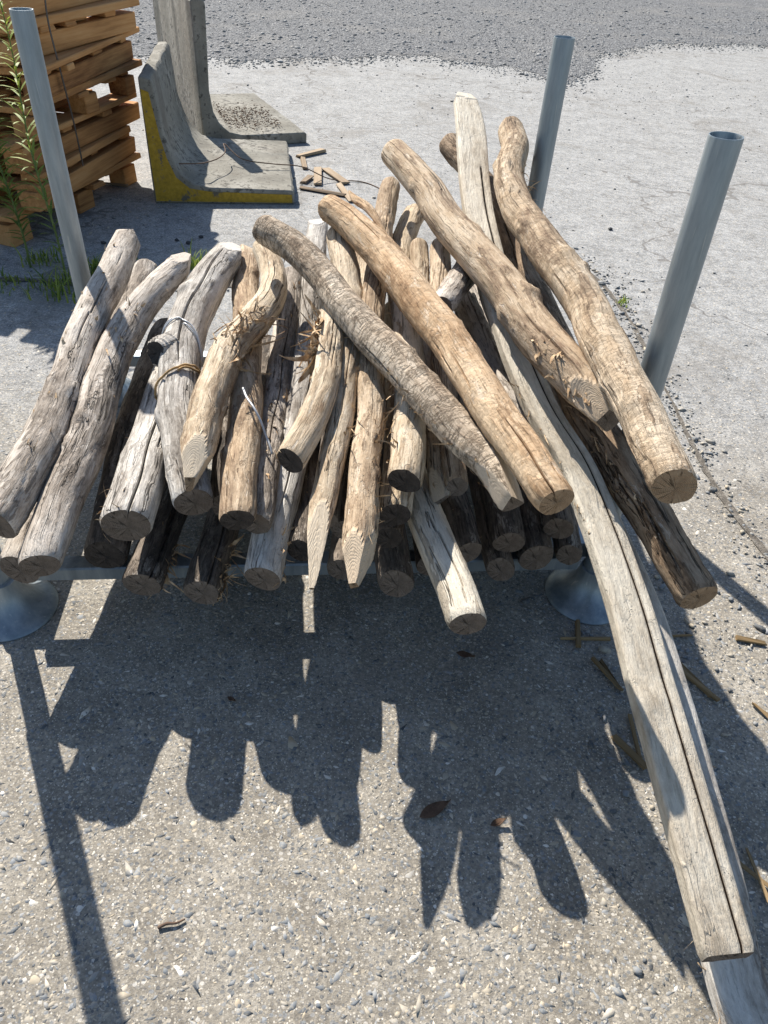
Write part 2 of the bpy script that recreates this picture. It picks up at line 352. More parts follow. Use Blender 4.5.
# gravel yard beyond the concrete, with an uneven edge
edge = wob([(-60, 7.4), (-14, 7.9), (-6, 8.5), (-2.1, 8.86), (.16, 9.75), (1.0, 9.5), (1.55, 9.1), (1.9, 9.6), (2.4, 11.0), (3.6, 12.2), (5.1, 12.9), (9, 13.4), (20, 14), (60, 15)], .02, 1500, rng)
edge[:, 1] += sum(a_*np.sin(edge[:, 0]*f_+p_) for a_, f_, p_ in ((.10, 2.1, 1), (.08, 5.3, 2), (.06, 11.7, .4), (.05, 23, 3), (.04, 47, 1.1)))
sheet('gravel_yard', [tuple(p) for p in edge] + [(110, 15), (110, 115), (-110, 115), (-110, 7.4)], .004, MT['gravel'])
def strip(name, pts, w, z, mat, n=70):
    rg = np.random.default_rng(len(pts)*17+int(w*1000)); S, Q = catmull(np.array(pts, float), n); Q = Q[:, :2]
    T = np.gradient(Q, axis=0); T /= np.linalg.norm(T, axis=1)[:, None]; N = np.stack([-T[:, 1], T[:, 0]], 1)
    wl = w*(.25+.75*np.abs(np.sin(S*5.1+1)*np.cos(S*2.3)))*rg.uniform(.5, 1.2, n); wr = w*(.25+.75*np.abs(np.cos(S*4.3)*np.sin(S*1.7+.5)))*rg.uniform(.5, 1.2, n)
    wl[[0, -1]] = wr[[0, -1]] = .002
    V = [(*p, z) for p in Q+N*wl[:, None]] + [(*p, z) for p in Q-N*wr[:, None]]
    F = [(i, n+i, n+i+1, i+1) for i in range(n-1)]
    o = mesh_obj(name, V, F, mat, smooth=False); tag(o, kind='structure'); return Q
jl = strip('soil_joint', [(-3.6, 3.15), (-2.4, 3.12), (-1.6, 3.2), (-1.1, 3.28), (-.6, 3.33), (-.1, 3.40)], .06, .004, MT['soil'])
jr = strip('soil_joint', [(.80, 4.25), (.93, 3.89), (1.02, 3.64), (1.07, 3.31), (1.09, 2.76), (1.10, 2.25), (1.12, 1.88), (1.19, 1.5)], .02, .004, MT['soil'])
# loose and embedded stones: too many to count
def pebble_template():
    t = (1+5**.5)/2
    V = np.array([(-1, t, 0), (1, t, 0), (-1, -t, 0), (1, -t, 0), (0, -1, t), (0, 1, t), (0, -1, -t), (0, 1, -t), (t, 0, -1), (t, 0, 1), (-t, 0, -1), (-t, 0, 1)]); V /= np.linalg.norm(V[0])
    F = np.array([(0, 11, 5), (0, 5, 1), (0, 1, 7), (0, 7, 10), (0, 10, 11), (1, 5, 9), (5, 11, 4), (11, 10, 2), (10, 7, 6), (7, 1, 8), (3, 9, 4), (3, 4, 2), (3, 2, 6), (3, 6, 8), (3, 8, 9), (4, 9, 5), (2, 4, 11), (6, 2, 10), (8, 6, 7), (9, 8, 1)])
    return V, F
def scatter(name, P, size, proud, rg, mat, label=None, tmin=0, tmax=1, flat=.5):
    TV, TF = pebble_template(); n = len(P); k = len(TV)
    a = rg.uniform(0, 6.28, n); s = np.stack([size*rg.uniform(.8, 1.6, n), size*rg.uniform(.5, 1.0, n), size*flat*rg.uniform(.7, 1.2, n)], 1)
    V = TV[None]*(1+rg.normal(0, .24, (n, k, 1))); V = V*s[:, None, :]
    c, si = np.cos(a)[:, None], np.sin(a)[:, None]; X = V[..., 0]*c-V[..., 1]*si; Y = V[..., 0]*si+V[..., 1]*c
    # flattened top, as worn by traffic
    Z = np.minimum(V[..., 2], s[:, 2:3]*.72)
    top = s[:, 2]*.72
    W_ = np.stack([X+P[:, :1], Y+P[:, 1:2], Z-(top-proud)[:, None]], -1).reshape(-1, 3)
    F = (TF[None]+(np.arange(n)*k)[:, None, None]).reshape(-1, 3)
    me = bpy.data.meshes.new(name); me.vertices.add(len(W_)); me.vertices.foreach_set('co', W_.astype(np.float32).ravel())
    me.loops.add(F.size); me.loops.foreach_set('vertex_index', F.astype(np.int32).ravel())
    me.polygons.add(len(F)); me.polygons.foreach_set('loop_start', np.arange(0, F.size, 3, dtype=np.int32)); me.update(calc_edges=True)
    at = me.attributes.new('tint', 'FLOAT', 'POINT'); at.data.foreach_set('value', np.repeat(rg.uniform(tmin, tmax, n), k).astype(np.float32))
    me.materials.append(mat); o = link(bpy.data.objects.new(name, me)); return tag(o, label, 'stones' if label else None, kind='stuff')
rg = np.random.default_rng(3)
n = 26000
y = .05+2.9*rg.random(n)**1.5; x = rg.uniform(-1, 1, n)*(.8+.62*y)
sz = np.exp(rg.normal(math.log(.0048), .5, n)).clip(.0022, .016)
scatter('exposed_aggregate', np.stack([x, y], 1), sz, rg.uniform(.0001, .0009, n), rg, MT['stones'], 'small grey and tan stones set in the worn concrete round the rack')
# loose grit: along the joints, round the right foot and over the yard
def along(Q, m, sd): i = rg.integers(0, len(Q), m); return Q[i]+rg.normal(0, sd, (m, 2))
G = np.concatenate([along(jl, 420, .07), along(jr, 1100, .05), rg.normal(0, 1, (260, 2))*(.12, .2)+(1.0, 3.6), rg.normal(0, 1, (230, 2))*(.16, .13)+(.82, 1.3), rg.normal(0, 1, (120, 2))*(.1, .2)+(.62, .85),
    np.stack([rg.uniform(-3, 6, 900), rg.uniform(2.6, 9.5, 900)], 1), rg.normal(0, 1, (900, 2))*(1.8, .8)+(3.0, 8.6), rg.normal(0, 1, (160, 2))*(.25, .3)+(-1.6, 4.1)])
sz = np.exp(rg.normal(math.log(.0042), .45, len(G))).clip(.002, .014)
scatter('loose_grit', G, sz, sz*.8, rg, MT['stones'], 'loose dark grit scattered over the pale concrete yard', 0.05, .85, .7)
n = 16000; yy = 8.6+9*rg.random(n)**1.4; xx = rg.uniform(-1, 1, n)*(1.2+.62*yy)
ey = np.interp(xx, edge[:, 0], edge[:, 1]); k = yy > ey+rg.normal(-.1, .22, n); G2 = np.stack([xx[k], yy[k]], 1)
sz = np.exp(rg.normal(math.log(.013), .35, k.sum())).clip(.006, .03)
ex = rg.uniform(-4, 8, 5000); G2 = np.concatenate([G2, np.stack([ex, np.interp(ex, edge[:, 0], edge[:, 1])-np.abs(rg.normal(0, .28, 5000))], 1)]); k = np.ones(len(G2), bool)
sz = np.where(np.arange(len(G2)) < len(G2)-5000, np.exp(rg.normal(math.log(.013), .35, len(G2))), np.exp(rg.normal(math.log(.007), .4, len(G2)))).clip(.004, .03)
scatter('yard_gravel', G2, sz, sz*.7, rg, MT['stones'], 'grey crushed stone covering the yard beyond the concrete', .1, .62, .7)
# ------------------------------------------------------------------ steel stacking rack
RK = dict(cx=-.2497, cy=1.857, yaw=.1281, W=1.4812, D=1.057, H=1.1777)
rack = empty('stacking_rack', (RK['cx'], RK['cy'], 0), RK['yaw'])
tag(rack, 'galvanised steel stacking rack with upright pipe posts holding the log pile', 'rack')
w2, d2 = RK['W']/2, RK['D']/2
foot_prof = [(.0, .004), (.106, .004), (.112, .0), (.1135, .004), (.108, .011), (.094, .018), (.074, .031), (.056, .051), (.043, .075), (.038, .100), (.0365, .112), (.0255, .114)]
post_prof = [(.0303, .355), (.0303, RK['H']-.003), (.0296, RK['H']), (.0280, RK['H']), (.0272, RK['H']-.003), (.0272, .355)]
stub_prof = [(.0, .1135), (.0268, .1135), (.0268, .60), (.0, .60)]
fm = lathe(foot_prof, 48); pm = lathe(post_prof, 40, True); sm = lathe(stub_prof, 28)
fo = po = so = None
for (u, v, tilt) in ((-w2-.03, -d2, 0), (w2+.028, -d2, -.024), (-w2, d2, 0), (w2, d2, 0)):
    if fo is None:
        f = fo = mesh_obj('foot', *fm, MT['steel'], rack, sharp=50); p = po = mesh_obj('post', *pm, MT['steel'], rack, sharp=40); s = so = mesh_obj('stub', *sm, MT['steel'], p, sharp=40)
    else:
        f, p, s = fo.copy(), po.copy(), so.copy()
        for o in (f, p, s): scene.collection.objects.link(o)
        s.parent = p
    f.location = p.location = (u, v, 0); p.rotation_euler = (0, tilt, 0)
def bar(name, c, size, parent, rot=0):
    V, F = bevel_box(*size, b=.004); o = mesh_obj(name, V, F, MT['steel'], parent, sharp=30); o.location = c; o.rotation_euler[2] = rot; return o
for v in (-d2, d2): bar('rail', (0, v, .144), (RK['W']-.06, .05, .042), rack)
for u in (-w2, w2): bar('side_rail', (u, 0, .140), (.05, RK['D']-.06, .05), rack)
for k in range(1, 6): bar('deck_bar', (-w2+RK['W']*k/6, 0, .1375), (.035, RK['D']-.052, .04), rack)
# control points of each log: x, y, z, radius in metres, from the front end to the back end
PILE = [
 ('b0', [(-0.8209, 1.14, 0.25, 0.0502), (-0.8285, 1.326, 0.2705, 0.0516), (-0.8375, 1.584, 0.2988, 0.0513), (-0.8735, 1.998, 0.3444, 0.051), (-0.8992, 2.485, 0.3979, 0.0479)]),
 ('b1', [(-0.5497, 1.153, 0.2138, 0.0489), (-0.5527, 1.341, 0.2135, 0.0479), (-0.553, 1.551, 0.2131, 0.0493), (-0.5619, 1.904, 0.2124, 0.0497), (-0.5796, 2.291, 0.2117, 0.0492)]),
 ('b2', [(-0.4079, 1.144, 0.2111, 0.0441), (-0.4082, 1.282, 0.2112, 0.0456), (-0.4136, 1.461, 0.2114, 0.0464), (-0.4224, 1.76, 0.2116, 0.0459), (-0.4479, 2.346, 0.2122, 0.0464)]),
 ('b3', [(-0.1877, 1.216, 0.2987, 0.0347), (-0.2019, 1.398, 0.3006, 0.0376), (-0.2181, 1.607, 0.3027, 0.0381), (-0.2431, 1.855, 0.3052, 0.0387), (-0.2774, 2.188, 0.3086, 0.0398)]),
 ('b4', [(-0.0949, 1.258, 0.2034, 0.0391), (-0.0878, 1.441, 0.2069, 0.0408), (-0.088, 1.653, 0.2108, 0.0427), (-0.0945, 1.903, 0.2155, 0.0435), (-0.1138, 2.373, 0.2243, 0.0448)]),
 ('a21', [(0.0402, 1.198, 0.2307, 0.0448), (0.0208, 1.319, 0.238, 0.0446), (-0.0022, 1.484, 0.2478, 0.0449), (-0.0345, 1.781, 0.2655, 0.044), (-0.0806, 2.246, 0.2932, 0.0441)]),
 ('c1', [(0.1235, 1.295, 0.2022, 0.0373), (0.1075, 1.464, 0.205, 0.0399), (0.0833, 1.676, 0.2085, 0.0403), (0.0546, 1.926, 0.2126, 0.0407), (0.0079, 2.398, 0.2203, 0.0416)]),
 ('c2', [(0.2098, 1.286, 0.2643, 0.0387), (0.1857, 1.448, 0.2614, 0.0414), (0.1577, 1.619, 0.2584, 0.0416), (0.1197, 1.872, 0.2539, 0.0425), (0.0858, 2.362, 0.2454, 0.0427)]),
 ('c3', [(0.2981, 1.298, 0.2022, 0.0373), (0.2845, 1.483, 0.2054, 0.0402), (0.2688, 1.697, 0.2091, 0.0405), (0.2438, 1.949, 0.2135, 0.041), (0.2041, 2.425, 0.2218, 0.0419)]),
 ('c4', [(0.39, 1.338, 0.2145, 0.0478), (0.3893, 1.525, 0.2143, 0.0488), (0.3811, 1.728, 0.2142, 0.0497), (0.3568, 2.021, 0.2139, 0.0484), (0.3218, 2.419, 0.2135, 0.0492)]),
 ('c5', [(0.4796, 1.367, 0.2055, 0.0358), (0.4868, 1.547, 0.205, 0.0384), (0.486, 1.753, 0.2043, 0.0399), (0.4724, 2.052, 0.2034, 0.0409), (0.4252, 2.41, 0.2022, 0.0401)]),
 ('a3', [(-0.6585, 1.227, 0.2259, 0.0538), (-0.6948, 1.435, 0.2245, 0.0548), (-0.7514, 1.755, 0.2225, 0.056), (-0.7847, 2.01, 0.2208, 0.0562), (-0.8245, 2.392, 0.2184, 0.0542)]),
 ('a11', [(-0.258, 1.124, 0.2939, 0.0467), (-0.2578, 1.224, 0.3165, 0.0473), (-0.2518, 1.341, 0.343, 0.0457), (-0.2403, 1.567, 0.3938, 0.0428), (-0.2443, 1.789, 0.4439, 0.0403), (-0.2555, 1.998, 0.4913, 0.0399), (-0.2712, 2.236, 0.545, 0.0395), (-0.2913, 2.496, 0.6038, 0.0354)]),
 ('a20', [(0.0158, 1.248, 0.3304, 0.0348), (0.0176, 1.391, 0.3269, 0.0371), (0.0152, 1.609, 0.3215, 0.0379), (0.0121, 1.873, 0.315, 0.0388), (0.0039, 2.35, 0.3033, 0.0401)]),
 ('c6', [(0.3111, 1.323, 0.2722, 0.0429), (0.3006, 1.485, 0.2749, 0.0445), (0.2864, 1.678, 0.2781, 0.045), (0.2602, 1.958, 0.2828, 0.0434), (0.2222, 2.336, 0.2892, 0.0436)]),
 ('c7', [(0.4396, 1.379, 0.281, 0.04), (0.438, 1.538, 0.2778, 0.0414), (0.4338, 1.726, 0.274, 0.043), (0.4099, 2.064, 0.267, 0.0419), (0.3873, 2.417, 0.2598, 0.0432)]),
 ('d4', [(-0.3843, 1.324, 0.3299, 0.0336), (-0.4245, 1.539, 0.3339, 0.0367), (-0.462, 1.773, 0.3381, 0.0372), (-0.501, 2.055, 0.3433, 0.0378)]),
 ('d6', [(-0.0865, 1.276, 0.3199, 0.0354), (-0.1124, 1.459, 0.3246, 0.0382), (-0.1373, 1.673, 0.33, 0.0401), (-0.1609, 1.929, 0.3365, 0.0408), (-0.1828, 2.239, 0.3444, 0.0417)]),
 ('d3', [(-0.131, 1.228, 0.3899, 0.0326), (-0.1349, 1.399, 0.4004, 0.0362), (-0.1348, 1.577, 0.4113, 0.0376), (-0.1397, 1.808, 0.4255, 0.038), (-0.1522, 2.051, 0.4404, 0.0398)]),
 ('d1', [(0.2467, 1.349, 0.5236, 0.0327), (0.1759, 1.602, 0.5319, 0.0351), (0.0639, 1.929, 0.5428, 0.0383), (-0.0124, 2.153, 0.5503, 0.0383)]),
 ('d5', [(0.3318, 1.354, 0.4699, 0.0335), (0.2949, 1.585, 0.488, 0.0367), (0.2466, 1.854, 0.5091, 0.0391), (0.1981, 2.125, 0.5304, 0.0397)]),
 ('d2', [(0.4625, 1.712, 0.3483, 0.0502), (0.3804, 2.014, 0.373, 0.0524), (0.3134, 2.385, 0.4028, 0.055), (0.2698, 2.695, 0.4275, 0.0542)]),
 ('a8', [(-0.2827, 1.205, 0.3838, 0.0345), (-0.2934, 1.389, 0.3939, 0.0374), (-0.3051, 1.584, 0.4047, 0.0391), (-0.3269, 1.924, 0.4234, 0.0427), (-0.3711, 2.408, 0.4501, 0.0428)]),
 ('a1', [(-0.826, 1.131, 0.3981, 0.0503), (-0.8246, 1.225, 0.4103, 0.0523), (-0.8193, 1.354, 0.4271, 0.0516), (-0.8337, 1.541, 0.4517, 0.0478), (-0.8667, 1.807, 0.4867, 0.0484), (-0.8791, 2.101, 0.525, 0.0516), (-0.8992, 2.382, 0.5618, 0.0445)]),
 ('a2', [(-0.7192, 1.067, 0.3455, 0.0445), (-0.7366, 1.268, 0.38, 0.0494), (-0.7353, 1.446, 0.4105, 0.0503), (-0.7652, 1.674, 0.4495, 0.0505), (-0.7676, 1.839, 0.478, 0.0505), (-0.7418, 2.018, 0.5088, 0.0474), (-0.6788, 2.261, 0.5509, 0.0381)]),
 ('a7', [(-0.3102, 1.151, 0.4397, 0.0403), (-0.3352, 1.315, 0.4468, 0.0423), (-0.3731, 1.591, 0.4588, 0.0436), (-0.4252, 1.885, 0.4716, 0.0443), (-0.4844, 2.187, 0.4848, 0.0442), (-0.526, 2.464, 0.4969, 0.0413)]),
 ('a4', [(-0.556, 1.157, 0.3949, 0.0596), (-0.5822, 1.358, 0.3891, 0.0596), (-0.613, 1.608, 0.3818, 0.0543), (-0.6451, 1.854, 0.3746, 0.0553), (-0.6749, 2.156, 0.3658, 0.055)]),
 ('a22', [(0.1832, 0.9699, 0.3682, 0.042), (0.1305, 1.155, 0.3788, 0.0447), (0.0799, 1.327, 0.3886, 0.0447), (0.04, 1.485, 0.3976, 0.0426), (0.0039, 1.627, 0.4056, 0.0397), (-0.0404, 1.862, 0.4187, 0.0389)]),
 ('a5', [(-0.4267, 1.231, 0.4099, 0.048), (-0.4775, 1.369, 0.4282, 0.0496), (-0.5408, 1.551, 0.4522, 0.0531), (-0.5785, 1.738, 0.4765, 0.0581), (-0.5931, 1.967, 0.5058, 0.0612), (-0.582, 2.133, 0.5268, 0.0598), (-0.5442, 2.354, 0.5544, 0.0442)]),
 ('a18', [(-0.1009, 1.585, 0.4845, 0.033), (-0.1136, 1.885, 0.4959, 0.0383), (-0.124, 2.23, 0.509, 0.0446), (-0.1248, 2.483, 0.5185, 0.043)]),
 ('a13', [(-0.0482, 0.9822, 0.4472, 0.033), (-0.0456, 1.099, 0.4697, 0.0378), (-0.0481, 1.214, 0.4919, 0.0364), (-0.0475, 1.327, 0.5136, 0.0358), (-0.0451, 1.424, 0.5324, 0.036), (-0.0562, 1.552, 0.5571, 0.0353), (-0.07, 1.754, 0.5958, 0.0352), (-0.0682, 1.974, 0.6382, 0.0336), (-0.0626, 2.273, 0.696, 0.0337), (-0.052, 2.49, 0.7377, 0.0325)]),
 ('a12', [(-0.1285, 0.9695, 0.4411, 0.0271), (-0.1291, 1.209, 0.489, 0.03), (-0.1232, 1.321, 0.5113, 0.0313), (-0.1159, 1.434, 0.5338, 0.0327), (-0.1159, 1.592, 0.5654, 0.0358), (-0.1277, 1.785, 0.6041, 0.0382), (-0.1553, 2.004, 0.6481, 0.041), (-0.1939, 2.169, 0.6816, 0.0386)]),
 ('a19', [(0.0247, 1.22, 0.4256, 0.0397), (0.028, 1.356, 0.4474, 0.0396), (0.0235, 1.525, 0.4744, 0.0397), (0.0087, 1.758, 0.5119, 0.0377), (-0.0124, 1.983, 0.5481, 0.0361)]),
 ('a24', [(0.1263, 1.273, 0.4342, 0.0248), (0.112, 1.444, 0.4783, 0.0263), (0.0881, 1.636, 0.5281, 0.028), (0.0625, 1.895, 0.5951, 0.029), (0.0482, 2.174, 0.667, 0.0298)]),
 ('a25', [(0.1589, 1.284, 0.4665, 0.0257), (0.142, 1.444, 0.5096, 0.0272), (0.1255, 1.635, 0.5607, 0.029), (0.112, 1.852, 0.619, 0.031), (0.108, 2.117, 0.6898, 0.032)]),
 ('a17', [(0.0376, 1.216, 0.5255, 0.0402), (0.0439, 1.369, 0.5412, 0.0407), (0.0408, 1.572, 0.562, 0.0404), (0.0242, 1.791, 0.5844, 0.0386), (0.0009, 1.994, 0.6052, 0.0371), (-0.0027, 2.264, 0.633, 0.0373), (0.036, 2.494, 0.6566, 0.0366)]),
 ('a10', [(-0.2072, 1.241, 0.5385, 0.0351), (-0.1758, 1.371, 0.5596, 0.0359), (-0.1595, 1.492, 0.5792, 0.0353), (-0.1588, 1.623, 0.6005, 0.0346), (-0.171, 1.767, 0.6237, 0.0351), (-0.186, 1.888, 0.6432, 0.0339)]),
 ('a6', [(-0.4169, 1.207, 0.4999, 0.0362), (-0.4243, 1.333, 0.5099, 0.0405), (-0.4355, 1.543, 0.5264, 0.0442), (-0.4285, 1.718, 0.5403, 0.0459), (-0.3882, 1.849, 0.5505, 0.0481), (-0.3703, 1.978, 0.5606, 0.0446), (-0.3901, 2.138, 0.5733, 0.0424), (-0.443, 2.291, 0.5854, 0.0381)]),
 ('a26', [(0.1021, 1.696, 0.6966, 0.0332), (0.1476, 1.894, 0.671, 0.0376), (0.2192, 2.16, 0.6363, 0.0405), (0.3204, 2.542, 0.5865, 0.043)]),
 ('a31', [(0.6889, 0.3142, 0.0553, 0.0526), (0.6558, 0.4252, 0.0954, 0.0536), (0.6381, 0.6099, 0.1589, 0.0543), (0.609, 0.8262, 0.234, 0.0531), (0.5652, 1.083, 0.3239, 0.0496), (0.497, 1.286, 0.3979, 0.0483), (0.4086, 1.517, 0.4829, 0.0468), (0.3313, 1.721, 0.5579, 0.0457), (0.2662, 1.917, 0.6294, 0.044), (0.2291, 2.144, 0.7087, 0.0437)]),
 ('a28', [(0.6415, 1.027, 0.4299, 0.0441), (0.5973, 1.167, 0.4574, 0.0457), (0.5408, 1.327, 0.4892, 0.0475), (0.4967, 1.459, 0.5152, 0.0487), (0.4344, 1.721, 0.5657, 0.0495), (0.3604, 2.104, 0.6386, 0.0485), (0.2878, 2.5, 0.7138, 0.0476), (0.1395, 2.865, 0.7872, 0.0431)]),
 ('a30', [(0.5965, 0.4477, 0.2142, 0.0494), (0.5634, 0.6562, 0.2823, 0.0507), (0.5295, 0.8707, 0.3525, 0.0506), (0.5004, 1.048, 0.4105, 0.05), (0.4661, 1.201, 0.461, 0.0485), (0.4251, 1.339, 0.5073, 0.0474), (0.3534, 1.487, 0.5585, 0.0461), (0.3132, 1.614, 0.6013, 0.0467), (0.2776, 1.757, 0.6488, 0.0462), (0.2446, 1.932, 0.7065, 0.0472), (0.2138, 2.128, 0.7704, 0.0484), (0.1975, 2.303, 0.8269, 0.0506), (0.1891, 2.533, 0.9005, 0.052), (0.1664, 2.736, 0.9663, 0.0413)]),
 ('a14', [(0.2487, 1.093, 0.5901, 0.0347), (0.2054, 1.2, 0.6023, 0.0396), (0.1395, 1.293, 0.6145, 0.0434), (0.0606, 1.426, 0.6311, 0.0448), (-0.0587, 1.607, 0.6544, 0.0457), (-0.1312, 1.718, 0.6687, 0.0452), (-0.2075, 1.862, 0.6861, 0.0436), (-0.2999, 1.996, 0.7035, 0.0456), (-0.3977, 2.086, 0.7173, 0.0441)]),
 ('a15', [(0.3091, 1.023, 0.6539, 0.0387), (0.2585, 1.149, 0.6642, 0.0423), (0.2029, 1.301, 0.6764, 0.0445), (0.1405, 1.483, 0.6909, 0.0471), (0.0519, 1.682, 0.7073, 0.0499), (-0.0305, 1.887, 0.724, 0.0501), (-0.1348, 2.073, 0.7401, 0.0464), (-0.2274, 2.203, 0.752, 0.0411)]),
 ('a27', [(0.455, 1.325, 0.6479, 0.0466), (0.4159, 1.422, 0.6644, 0.0507), (0.3445, 1.568, 0.6898, 0.0537), (0.2795, 1.736, 0.718, 0.0534), (0.2146, 1.878, 0.7425, 0.0535), (0.1318, 2.055, 0.7732, 0.0526), (0.0407, 2.288, 0.8123, 0.0491), (-0.0515, 2.473, 0.8447, 0.0455)]),
 ('a29', [(0.5158, 1.047, 0.6877, 0.0448), (0.5005, 1.163, 0.7035, 0.0456), (0.4818, 1.296, 0.7217, 0.0475), (0.4493, 1.475, 0.7463, 0.0492), (0.4274, 1.645, 0.7695, 0.0492), (0.3628, 1.855, 0.7987, 0.0482), (0.3039, 2.07, 0.8286, 0.0464), (0.2949, 2.28, 0.8568, 0.0453), (0.3213, 2.453, 0.8797, 0.0447), (0.3196, 2.623, 0.9026, 0.0405)]),
]
at15 = [-0.171, 2.265, 0.782]
WIREPTS = [[-0.366, 1.54, 0.525], [-0.347, 1.493, 0.527], [-0.325, 1.46, 0.522], [-0.305, 1.436, 0.5], [-0.291, 1.416, 0.475], [-0.279, 1.395, 0.462], [-0.272, 1.38, 0.45]]
STRAP = [[-1.66, 3.928, 1.148], [-1.67, 3.876, 0.971], [-1.675, 3.906, 0.733], [-1.68, 3.95, 0.509], [-1.685, 3.971, 0.289]]
OFFCUTS = [(-0.694, 5.546, 0.252, 0.05, -0.693, 'offcut with a torn end nearest the block corner'), (-0.586, 5.034, 0.341, 0.05, 0.112, 'square offcut standing apart among the block debris'), (-0.473, 5.071, 0.331, 0.055, -2.637, 'broad offcut beside the thin rusty wire'), (-0.647, 4.952, 0.14, 0.04, -0.252, 'small dark offcut tucked by the block edge'), (-0.522, 4.736, 0.311, 0.03, -1.868, 'long thin offcut stick lying behind the logs'), (-0.384, 4.74, 0.328, 0.03, -2.787, 'narrow offcut half hidden behind the orange log tip'), (-0.712, 5.296, 0.23, 0.03, 0.188, 'tiny offcut chip close to the block edge'), (-1.769, 4.592, 0.148, 0.03, -1.611, 'thin board lying under the pallet corner')]
SLIVERS = [(0.534, 1.281, 0.091, 0.012, 3.02), (0.551, 1.262, 0.134, 0.006, -1.481), (0.745, 1.288, 0.19, 0.008, -1.428), (0.586, 1.153, 0.108, 0.01, -2.628), (0.594, 1.154, 0.088, 0.008, -2.795), (0.801, 1.17, 0.146, 0.014, -2.571), (0.808, 1.147, 0.136, 0.01, -2.455), (0.597, 0.936, 0.097, 0.014, -2.473), (0.619, 0.975, 0.132, 0.012, 3.134), (0.95, 1.075, 0.05, 0.01, -2.498), (0.997, 1.295, 0.076, 0.014, -1.755), (0.779, 0.689, 0.108, 0.006, -2.337), (0.802, 0.676, 0.108, 0.005, -3.049)]
TWIG = [[-0.36, 0.503, 0.004], [-0.347, 0.51, 0.007], [-0.329, 0.513, 0.006], [-0.315, 0.521, 0.005]]
LEAVES = [(0.151, 0.765, 0.076, -1.019, 'curled dark leaf on the shaded concrete in front of the pile'), (0.283, 0.746, 0.036, -1.144, 'small brown leaf fragment on the shaded concrete'), (0.231, 1.179, 0.047, -1.831, 'brown leaf scrap under the pale slanting log'), (-0.326, 0.999, 0.023, -2.015, 'tiny dark leaf crumb near the tip of the shadows')]
LUMPS = [(-1.187, 3.791, 0.011), (-1.116, 3.762, 0.013), (-1.076, 3.856, 0.012), (-1.535, 3.683, 0.014), (1.218, 4.431, 0.013)]
TUFTS = [(-1.012, 3.463, 70, 0.11, 0.035, 'grass tuft growing in the joint between the pointed grey logs'), (-1.436, 3.304, 80, 0.12, 0.035, 'grass tuft growing beside the rear steel post'), (-1.385, 3.472, 40, 0.1, 0.03, 'small grass tuft behind the outermost grey log'), (-1.536, 3.095, 90, 0.13, 0.06, 'grass tuft at the foot of the tall weed'), (-1.779, 3.13, 60, 0.06, 0.06, 'low grass patch in the joint below the pallet blocks'), (-1.73, 3.409, 50, 0.1, 0.04, 'grass sprig between the pallets and the tall weed'), (1.08, 3.395, 22, 0.035, 0.02, 'tiny yellowed grass tuft in the joint behind the front post')]
WEEDS = [((-1.546, 3.192, 0.0), 1.12, (-.03, .05), 1, "tall narrow-leaved weed rising beside the rear steel post", 120), ((-1.77, 3.328, 0.0), 1.18, (-.02, .0), 2, "tall bushy weed with yellow-green tips in front of the pallets", 300)]
